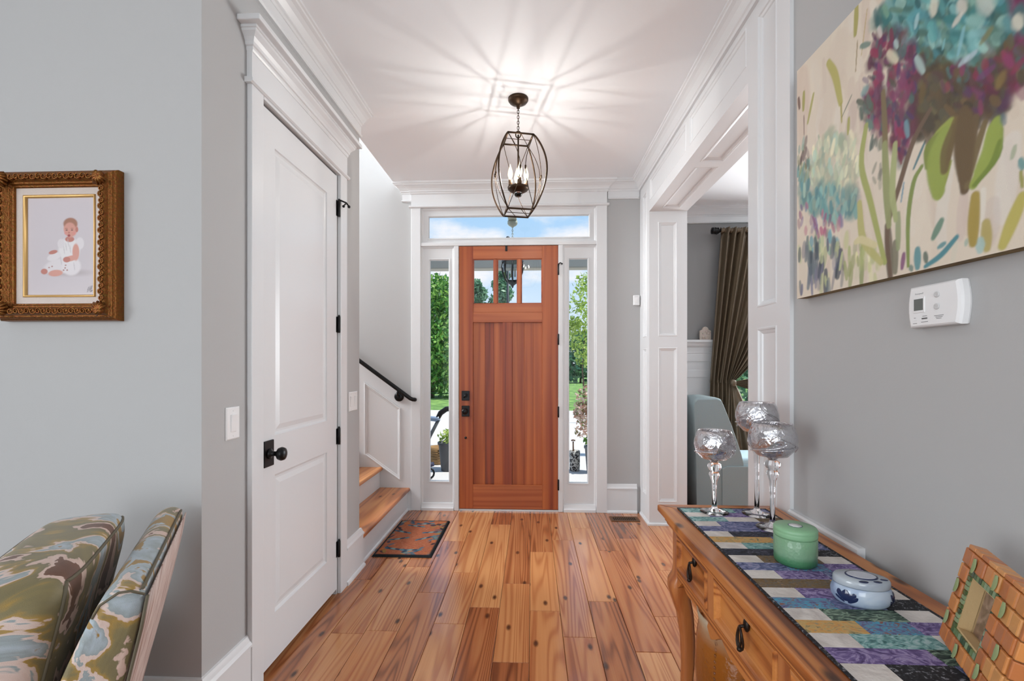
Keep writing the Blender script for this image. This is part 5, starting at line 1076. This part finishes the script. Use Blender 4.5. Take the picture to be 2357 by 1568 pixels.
# ------------------------------------------------------------------ small rug and floor register
rg = thing('rug', (-.93, 3.62, 0), 'small floral rug in rust and blue at the foot of the stairs', 'rug')
rx0, rx1, ry0, ry1 = -1.135, -.705, 3.243, 3.998
im = raster(110, 180, (168, 100, 72)); W_, H_ = rx1-rx0, ry1-ry0; r2 = random.Random(21)
for k in range(300): ell(im, r2.random(), r2.random(), .02, .012, r2.choice([(178, 112, 80), (156, 90, 66), (150, 100, 84), (176, 120, 92)]), .5)
for k in range(150):
    a = r2.random()*2*PI; rr = r2.uniform(.36, .64); x, y_ = .5+rr*math.cos(a)*1.05, .5+rr*math.sin(a)*1.05
    if not (.05 < x < .95 and .03 < y_ < .97): continue
    ell(im, x, y_, r2.uniform(.03, .10), r2.uniform(.012, .03), r2.choice([(48, 62, 80), (70, 104, 120), (40, 46, 58), (110, 128, 124), (150, 120, 70), (60, 84, 104), (186, 110, 66)]), .9, r2.uniform(-.9, .9), .4)
for x, y_, a in ((.25, .42, .3), (.72, .45, .5), (.78, .62, .2), (.22, .62, -.3), (.6, .14, .05), (.3, .16, -.2), (.55, .87, .1), (.4, .80, -.2)):
    for q in range(5): ell(im, x+.07*(q-2)*math.cos(a), y_+.05*(q-2)*math.sin(a), .07-.012*abs(q-2), .020, [(66, 108, 128), (52, 76, 96), (120, 150, 150), (46, 64, 84), (84, 118, 126)][q], .95, a, .4)
X, Y = np.meshgrid(np.linspace(0, 1, 110), np.linspace(0, 1, 180)); ed = np.minimum(np.minimum(X, 1-X)*W_, np.minimum(Y, 1-Y)*H_)
A = np.clip((.030-ed)/.012, 0, 1)[..., None]; im = im*(1-A)+np.array(lin((38, 42, 44)))*A
im *= (1+.12*RNG.standard_normal(im.shape[:2]))[..., None].clip(.6, 1.4)
def rugz(u, v):
    e = min(min(u, 1-u)*W_, min(v, 1-v)*H_); return .0005+.0125*min(1, (e/.010)) if e < .010 else .013
colour_grid('pile', im, lambda u, v: (rx0+u*W_-(.03 if False else 0), ry0+v*H_, rugz(u, v)), vcol_mat('rug_pile', .95, .8, 900, .1), rg)
vt = thing('floor_register', (.815, 4.13, 0), 'brown metal floor register near the right corner', 'floor vent')
vx0, vx1, vy0, vy1 = .690, .938, 4.068, 4.195
vb = plain('register_brown', lin((110, 74, 44)), .45, .5)
for bx in ((vx0, vx1, vy0, vy0+.022), (vx0, vx1, vy1-.022, vy1), (vx0, vx0+.022, vy0+.022, vy1-.022), (vx1-.022, vx1, vy0+.022, vy1-.022)): boxes((*bx, .0003, .005)).build('frame', vb, vt, bevel=.0015)
boxes((vx0+.02, vx1-.02, vy0+.02, vy1-.02, .0002, .0010)).build('throat_shade', plain('register_shade', (.008, .006, .005), .9), vt)  # near-black sheet paints the shade below the slats
for k in range(13):
    x = vx0+.026+k*(vx1-vx0-.052)/12; boxes((x-.0028, x+.0028, vy0+.021, vy1-.021, .001, .0045)).build('slat', vb, vt)
# ------------------------------------------------------------------ dining room things
M['silk'] = plain('bronze_silk', lin((108, 94, 76)), .32, .25, bmp=.12, bscale=260)
rd = thing('curtain_rod', (2.6, 4.99, 2.775), 'dark curtain rod with carved finial in the dining room', 'curtain rod')
MB().tube([(1.975, 4.99, 2.775), (3.6, 4.99, 2.775)], .016, 12).build('rod', M['black'], rd)
for x, s in ((1.975, -1), (3.6, 1)):
    MB().lathe([(.016, 0), (.030, s*.008), (.034, s*.020), (.022, s*.026), (.034, s*.034), (.036, s*.048), (.026, s*.054), (.036, s*.062), (.034, s*.078), (.004, s*.084)], (x, 4.99, 2.775), 16, axis='x').build('finial', M['black'], rd)
for x in (1.99, 3.56): MB().tube([(x, 5.098, 2.775), (x, 4.99, 2.775)], .012, 8).build('bracket', M['black'], rd)
cu_ = thing('curtain', (2.2, 4.99, 0), 'bronze silk curtain knotted at the side in the dining room', 'curtain')
KX, KZ = 2.088, 1.172
def fold(t_, s, k): return math.sin(t_*k*2*PI+.6*math.sin(t_*9))*.044*(1-.45*s)+math.sin(t_*k*4.7*PI+1)*.010
def upper(u, v):
    # u across, v down from rod to knot level
    z = 2.80+(KZ-2.80)*v
    xt = 2.0+u*.82
    if u < .42:
        xb = 1.868+u*.40; e = v
    else:
        xb = 2.036+(u-.42)*.09; e = v**(1.25+2.6*(u-.42))
    x = xt+(xb-xt)*e
    y = 4.985+fold(u, v*.85, 10)-.030*v+(.012*math.sin(u*150) if v < .03 else 0)
    return (x, y, z)
MB().grid(upper, 150, 44).build('upper_drape', M['silk'], cu_, recalc=False)
def header(u, v):
    a = 2*PI*v; return (1.99+u*.84, 4.99+(.021+.004*math.sin(u*190))*math.cos(a), 2.778+(.026+.006*math.sin(u*170+v*6))*math.sin(a))
MB().grid(header, 160, 10).build('gathered_heading', M['silk'], cu_, recalc=False)
def tail(u, v):
    w_ = .05+.34*min(1, v*1.4)**.8; x = KX-.02+(u-.35)*w_*1.25+.04*v; z = KZ+.02-v*1.15
    return (x, 4.94+math.sin(u*8*PI)*.030*min(1, v*3)+.015*math.sin(u*21), z)
MB().grid(tail, 90, 26).build('lower_tail', M['silk'], cu_, recalc=False)
def left_tail(u, v):
    x = 1.868+u*.215-.03*v+.06*v*u; z = KZ+.03-v*1.17; return (x, 4.955+math.sin(u*5*2*PI)*.022-.0*v, z)
MB().grid(left_tail, 60, 20).build('side_tail', M['silk'], cu_, recalc=False)
def swag(u, v):
    # v from the knot out to the right edge
    x = KX+v*.60; spread = .012+.17*v; zc_ = KZ+.03*v-.09*v*(1-v)
    return (x, 4.925+.03*v-.05*math.sin(PI*v)*(.5+.5*math.cos((u-.5)*PI))+math.sin(u*6*2*PI)*.014*min(1, v*5), zc_+(u-.5)*2*spread)
MB().grid(swag, 60, 30).build('side_swag', M['silk'], cu_, recalc=False)
km = MB(); km.sphere((KX, 4.915, KZ), .034, 14, 10, (1, .8, 1.15)); km.build('knot', M['silk'], cu_)

ch = thing('dining_chair', (1.85, 4.47, 0), 'slipcovered dining chair in pale blue-grey linen', 'chair')
SLIP = plain('blue_grey_linen', lin((148, 162, 164)), .95, bmp=.4, bscale=320, var=.25)
cy0, cy1 = 4.24, 4.72
prof = [(1.478, .03), (1.470, .50), (1.452, .98), (1.458, 1.035), (1.485, 1.062), (1.660, 1.066), (1.698, 1.052), (1.722, 1.00), (1.800, .80), (1.880, .56), (1.900, .47), (1.90, .03)]
mm = MB(); cp_ = (1.64, .5)
rs_ = []
for yy, k in ((cy0, .965), (cy0+.012, .99), (cy0+.035, 1), (cy1-.035, 1), (cy1-.012, .99), (cy1, .965)):
    rs_.append([(cp_[0]+(x-cp_[0])*k, yy, (cp_[1]+(z-cp_[1])*k) if z > .1 else z) for x, z in prof])
mm.rings(rs_); mm.build('backrest', SLIP, ch)
mm = MB(); pr2 = [(1.70, .015), (1.70, .43), (1.74, .452), (1.93, .452), (1.968, .440), (1.985, .405), (1.988, .015)]
mm.rings([[(x, yy, z) for x, z in pr2] for yy in (cy0-.012, cy0+.03)], smooth=False); mm.build('side_skirt', SLIP, ch, bevel=.006)
mm = MB(); mm.rings([[(x, yy, z) for x, z in pr2] for yy in (cy1-.03, cy1+.012)], smooth=False); mm.build('side_skirt', SLIP, ch, bevel=.006)
boxes((1.86, 2.26, cy0+.025, cy1-.025, .015, .42)).build('front_skirt', SLIP, ch, bevel=.012)
boxes((1.84, 2.30, cy0+.015, cy1-.015, .415, .520)).build('seat', plain('lit_blue_grey_linen', lin((168, 192, 200)), .9, bmp=.3, bscale=320), ch, bevel=.035, seg=4)  # paler copy of the slipcover linen, window light put into its colour
so = thing('stone_ornament', (1.85, 5.055, 1.6275), 'cream carved stone plaque on the dining plate rail', 'ornament')
pr3 = [(1.790, 1.628)]+[(1.790, 1.724), (1.800, 1.728)]+[(1.848+.036*math.cos(a), 1.730+.036*math.sin(a)) for a in np.linspace(PI*.97, .03*PI, 10)]+[(1.898, 1.728), (1.908, 1.724), (1.908, 1.628)]
STN = plain('carved_cream_stone', lin((206, 194, 184)), .9, bmp=1.0, bscale=70, var=.3)
MB().prism(pr3, lambda p, q, s: (p, s, q), 5.035, 5.065).build('plaque', STN, so, bevel=.003)
r4 = random.Random(4)
for k in range(14):
    MB().sphere((r4.uniform(1.805, 1.893), 5.035, r4.uniform(1.645, 1.735)), r4.uniform(.008, .014), 8, 6, (1, .5, 1)).build('relief_flower', STN, so)

# ------------------------------------------------------------------ porch and garden
pfm = plain('porch_concrete', lin((206, 204, 200)), .85, bmp=.2, bscale=30)
struct(boxes((-5.5, 1.18, 4.47, 7.4, -.4, -.02), (1.18, 5.5, 5.21, 7.4, -.4, -.02)).build('porch_floor', pfm), 'pale concrete porch floor outside the front door', 'porch')
lawn = blotch('lawn_grass', [(.35, lin((70, 112, 48))), (.6, lin((132, 168, 84)))], 2, .5, 6, .95, .5, 60)
struct(boxes((-60, 60, 19, 120, -.62, -.5)).build('lawn', lawn), 'green lawn beyond the driveway', 'lawn')
struct(boxes((-60, 60, 7.4, 19, -.62, -.505)).build('driveway', plain('driveway_concrete', lin((214, 208, 200)), .9, bmp=.2, bscale=14, var=.15)), 'pale concrete driveway in front of the porch', 'driveway')
bm_ = thing('porch_beam', (-.5, 7.0, 2.79), 'beige-grey porch beam seen through top of door glass', 'beam')
PB = plain('porch_paint', lin((176, 172, 160)), .7)
boxes((-5.2, 5.2, 6.9, 7.1, 2.795, 3.20)).build('beam', PB, bm_, bevel=.02)
for x in (-3.2, 2.6): boxes((x-.12, x+.12, 6.88, 7.12, -.02, 2.795)).build('post', PB, bm_, bevel=.01)
# porch lantern on its chain
ln = thing('porch_lantern', (-.232, 5.6, 2.29), 'tulip-shaped glass and iron lantern hanging on the porch', 'lantern')
PWT = plain('pewter_metal', lin((178, 180, 160)), .5, .2)
lx, ly = -.232, 5.6
MB().lathe([(.010, 3.02), (.045, 3.04), (.060, 3.060), (.060, 3.092)], (lx, ly, 0), 24).build('canopy', PWT, ln)
boxes((lx-.05, lx+.05, 4.462, 5.66, 3.092, 3.13)).build('support_arm', PWT, ln)
for k in range(16):
    zc_ = 2.70+(3.03-2.70)*(k+.5)/16; pts = []
    for a in np.linspace(0, 2*PI, 13)[:-1]:
        u, w_ = .008*math.cos(a), .0135*math.sin(a); pts.append((lx+(u if k % 2 else 0), ly+(0 if k % 2 else u), zc_+w_))
    MB().tube(pts, .0028, 6, closed=True).build('chain_link', PWT, ln)
DKL = plain('lantern_iron', lin((52, 56, 58)), .45, .5)
MB().lathe([(.02, 2.70), (.06, 2.685), (.125, 2.63), (.135, 2.60), (.12, 2.595)], (lx, ly, 0), 8, smooth=False).build('cap', DKL, ln)
gl_ = [(.118, 2.60), (.128, 2.54), (.118, 2.47), (.092, 2.40), (.065, 2.355)]
MB().lathe(gl_, (lx, ly, 0), 8, smooth=False, cap0=False, cap1=False).build('glass', pane_mat('seeded_glass', (.8, .84, .86), 1.2), ln)
for k in range(8):
    a = 2*PI*k/8; MB().tube([(lx+(r+.003)*math.cos(a), ly+(r+.003)*math.sin(a), z) for r, z in gl_], .006, 6).build('rib', DKL, ln)
MB().lathe([(.066, 2.358), (.060, 2.345), (.030, 2.325), (.012, 2.31), (.014, 2.30), (.003, 2.285)], (lx, ly, 0), 12).build('base', DKL, ln)
for k in range(3):
    a = k*2.1; MB().lathe([(.009, 2.42), (.009, 2.50), (.004, 2.52)], (lx+.03*math.cos(a), ly+.03*math.sin(a), 0), 10).build('candle', plain('ivory_candle', (.7, .66, .55), .5), ln)
gp = thing('reflection_post', (-.54, 10.5, -.505), 'slim dark post added for a dark reflection in the door glass', 'post')  # added post stands in for a dark reflection in the door pane
MB().tube([(-.54, 10.5, -.505), (-.54, 10.5, 4.2)], .03, 10).build('shaft', DKL, gp); MB().sphere((-.54, 10.5, 4.22), .05).build('finial', DKL, gp)

# planters, umbrella stand, basket, stroller
def leaf_mesh(n, c, R, size, rnd, flat=1.0, up=0):
    mm = MB()
    for k in range(n):
        d = Vector((rnd.gauss(0, 1), rnd.gauss(0, 1), rnd.gauss(0, 1))); d.normalize(); d *= R*rnd.random()**.45
        p = Vector(c)+Vector((d.x, d.y, d.z*flat+up))
        a = Vector((rnd.gauss(0, 1), rnd.gauss(0, 1), rnd.gauss(0, 1))).normalized(); b = a.cross(Vector((rnd.gauss(0, 1), rnd.gauss(0, 1), rnd.gauss(0, 1)))).normalized()
        s = size*rnd.uniform(.6, 1.3)
        mm.add([p-a*s, p+b*s*.45, p+a*s, p-b*s*.45], [(0, 1, 2, 3)])
    return mm
def leafmat(name, c1, c2, c3):
    m, nt, B, N, Lk = newmat(name); ge = N('ShaderNodeNewGeometry'); r = ramp(N, [(0, lin(c1)), (.5, lin(c2)), (1, lin(c3))]); Lk(ge.outputs['Random Per Island'], r.inputs[0]); Lk(r.outputs[0], B.inputs['Base Color'])
    B.inputs['Roughness'].default_value = .5
    tr = N('ShaderNodeBsdfTranslucent'); Lk(r.outputs[0], tr.inputs[0]); mx = N('ShaderNodeMixShader'); mx.inputs[0].default_value = .35; Lk(B.outputs[0], mx.inputs[1]); Lk(tr.outputs[0], mx.inputs[2]); Lk(mx.outputs[0], nt.nodes['Material Output'].inputs[0]); return m
LG = leafmat('leaf_green', (48, 110, 44), (96, 160, 66), (170, 206, 100)); LY = leafmat('leaf_lime', (120, 150, 50), (168, 196, 84), (206, 220, 130)); LT = leafmat('leaf_blue_green', (58, 112, 84), (104, 156, 120), (160, 196, 156))
LF = leafmat('blossom_leaf', (92, 120, 60), (196, 150, 130), (226, 206, 190))
rq = random.Random(9)
def planter(x, y, r0, r1, h, label, mat, lm, n=160):
    p = thing('planter', (x, y, -.02), label, 'planter')
    MB().lathe([(r0, 0), (r0, .004), (r1, h-.03), (r1+.012, h-.028), (r1+.012, h), (r1-.01, h), (r1-.012, h-.03), (.01, h-.032)], (x, y, -.02), 24).build('pot', mat, p)
    leaf_mesh(n, (x, y, h+.06), r1*1.1, .035, rq, .6).build('foliage', lm, p, recalc=False)
planter(-1.075, 6.05, .11, .145, .37, 'dark grey planter with lime leaves on porch beside stroller', plain('charcoal_pot', lin((74, 76, 80)), .6), LY)
planter(.790, 6.0, .085, .110, .34, 'tall grey planter with green leaves right of umbrella stand', plain('slate_pot', lin((112, 116, 120)), .6), LG)
us = thing('umbrella_stand', (.555, 6.1, -.02), 'black and white patterned umbrella stand on the porch', 'umbrella stand')
bw_ = blotch('black_white_pattern', [(.46, lin((40, 42, 44))), (.50, lin((196, 196, 190)))], 26, 1.2, 2, .8, 0)
MB().lathe([(.060, 0), (.066, .02), (.070, .26), (.064, .262), (.060, .02)], (.560, 6.1, -.02), 20).build('bin', bw_, us)
ub = thing('umbrella', (.540, 6.1, .0), 'folded umbrella with brown handle standing in patterned stand', 'umbrella')
MB().tube([(.545, 6.1, .02), (.540, 6.1, .36)], [.012, .009], 8).build('shaft', plain('umbrella_brown', lin((92, 66, 48)), .6), ub); MB().tube([(.515, 6.1, .37), (.540, 6.1, .378), (.566, 6.1, .37)], .010, 8).build('handle', plain('umbrella_handle', lin((110, 80, 60)), .5), ub)
bk_ = thing('wicker_basket', (-1.30, 6.35, -.02), 'brown wicker basket on the porch behind the stroller', 'basket')
WK = plain('wicker', lin((150, 118, 76)), .85, bmp=1, bscale=60)
MB().lathe([(.09, 0), (.11, .02), (.125, .24), (.115, .24), (.10, .02)], (-1.31, 6.45, -.02), 18).build('body', WK, bk_)
for k in range(6): MB().tube([(-1.31+(.10+.0042*(k+1)*1.2)*math.cos(a), 6.45+(.10+.0042*(k+1)*1.2)*math.sin(a), .015+.036*k) for a in np.linspace(0, 2*PI, 25)[:-1]], .008, 6, closed=True).build('weave_hoop', WK, bk_)
sl_ = thing('stroller', (-1.6, 5.9, -.02), 'dark folding stroller with pale blue handlebar on porch', 'stroller')
SB = plain('pale_blue_tube', lin((150, 170, 196)), .3, .3)
MB().tube([(-2.0, 5.88, .72), (-1.6, 5.9, .70), (-1.22, 5.9, .665), (-1.18, 5.9, .68)], .032, 10).build('handlebar', SB, sl_)
MB().tube([(-1.21, 5.9, .66), (-1.17, 5.92, .74), (-1.10, 5.95, .79), (-.99, 5.98, .80)], [.030, .036, .036, .030], 10).build('foam_grip', M['black'], sl_)
MB().tube([(-1.19, 5.9, .66), (-1.30, 5.9, .45), (-1.40, 5.9, .20), (-1.44, 5.9, .06)], .022, 8).build('strut', plain('stroller_grey', lin((96, 100, 104)), .4, .4), sl_)
MB().tube([(-2.0, 5.88, .72), (-1.8, 5.9, .40), (-1.44, 5.86, .08)], .018, 8).build('strut', plain('stroller_grey_b', lin((96, 100, 104)), .4, .4), sl_)
MB().grid(lambda u, v: (-2.0+.55*u, 5.72+.36*v, .50-.28*u+.06*(2*v-1)**2), 10, 8).build('seat_sling', plain('stroller_cloth', lin((44, 56, 88)), .9), sl_, solid=.02)
MB().tube([(-1.45, 5.62, .09), (-1.30, 5.60, .13), (-1.19, 5.60, .155)], [.03, .034, .026], 10).build('footrest', plain('stroller_navy', lin((40, 50, 78)), .7), sl_)
for x, y in ((-1.24, 5.56), (-1.44, 5.9), (-1.95, 5.60), (-1.95, 6.1)):
    wm = MB(); wm.tube([(x+.062*math.cos(a), y, .052+.062*math.sin(a)) for a in np.linspace(0, 2*PI, 19)[:-1]], .012, 8, closed=True); wm.lathe([(.02, -.012), (.02, .012)], (x, y, .052), 10, axis='y'); wm.build('wheel', M['black'], sl_)

# trees and shrubs
BARK = plain('bark', lin((88, 72, 58)), .9, bmp=1, bscale=20)
def tree(name, x, y, h, clumps, lm, n, size, label, trunk_h=1.5, tr=.12):
    t_ = thing(name, (x, y, -.5), label, 'tree' if h > 2.2 else 'shrub')
    MB().tube([(x, y, -.52), (x+.05, y, trunk_h*.5), (x, y, trunk_h), (x+.1, y, h*.6)], [tr, tr*.8, tr*.65, tr*.25], 8).build('trunk', BARK, t_)
    mm = MB()
    for cx, cz, R in clumps:
        q = leaf_mesh(n, (x+cx, y+rq.uniform(-.4, .4), cz), R, size, rq); mm.add(q.v, q.f)
    mm.build('foliage', lm, t_, recalc=False)
tree('leafy_tree', -5.6, 26, 7, [(-.5, 1.2, 1.9), (.5, 2.6, 1.7), (-.3, 4.0, 1.6), (.4, 5.2, 1.2), (1.2, 1.0, 1.6), (-1.0, .6, 1.2)], LG, 1500, .16, 'dense green tree filling the left sidelight')
tree('leafy_tree', -3.1, 30, 7.5, [(-.5, 6.4, .45), (-.2, 5.9, .5), (-.5, 5.2, .6), (.1, 4.9, .45), (-.3, 4.2, .7), (.2, 3.6, .7), (.6, 2.6, .9), (-.3, 2.6, .9), (.3, 1.4, 1.1)], LT, 420, .15, 'blue-green tree behind the left pane of the front door')
tree('leafy_tree', -1.75, 27, 7.4, [(.1, 6.6, .4), (-.1, 6.0, .5), (.2, 5.5, .5), (-.2, 5.0, .6), (.2, 4.3, .7), (.5, 3.6, .7), (-.2, 3.2, .9), (.2, 2.2, 1.0), (0, 1.2, 1.1)], LT, 420, .15, 'blue-green tree behind the middle pane of the front door')
tree('young_tree', 1.62, 15, 4.6, [(.1, 3.9, .42), (-.1, 3.2, .5), (.25, 2.7, .5), (-.15, 2.1, .5), (.2, 1.6, .45), (-.3, 2.6, .3)], LY, 230, .075, 'airy lime-green young tree in the right sidelight', 1.2, .035)
tree('flowering_shrub', 1.10, 9.2, 1.1, [(.0, .75, .30), (-.05, .45, .26), (.05, .1, .30)], LF, 240, .05, 'blossoming shrub beside the driveway in the right sidelight', .2, .03)
tree('flowering_shrub', -1.95, 14.5, .8, [(.0, -.05, .30), (.2, .05, .24)], leafmat('red_blossom', (110, 130, 60), (206, 120, 84), (226, 180, 120)), 200, .05, 'small red-flowered shrub beyond the stroller', -.3, .02)
for k, (x, y, s) in enumerate(((-19, 40, 1.4), (-9.5, 46, 1.1), (5.0, 48, .9), (13, 42, 1.1), (22, 40, 1.3))):
    tree('distant_tree', x, y, 6*s, [(0, 2.2*s, 2.2*s), (1.2*s, 1.2*s, 1.8*s), (-1.4*s, 1.2*s, 1.8*s), (0, 4*s, 1.5*s)], LG if k % 2 else LT, 420, .35, ['far tree leftmost across the lawn', 'far tree behind the dense left tree', 'far tree right of the front door view', 'far tree behind the lime young tree', 'far tree rightmost across the lawn'][k])
tree('hedge_shrub', -.5, 34, 1.9, [(-1.5, .6, 1.2), (.4, .5, 1.2), (2.0, .6, 1.2)], LY, 500, .16, 'pale hedge at the far edge of the lawn', .3, .05)
tree('window_shrub', 2.8, 6.3, 1.9, [(-.4, .5, .5), (.2, .8, .55), (.6, .4, .5), (-.3, 1.4, .5), (.3, 1.6, .5)], LT, 500, .06, 'dark leafy shrub outside the dining window', .3, .04)
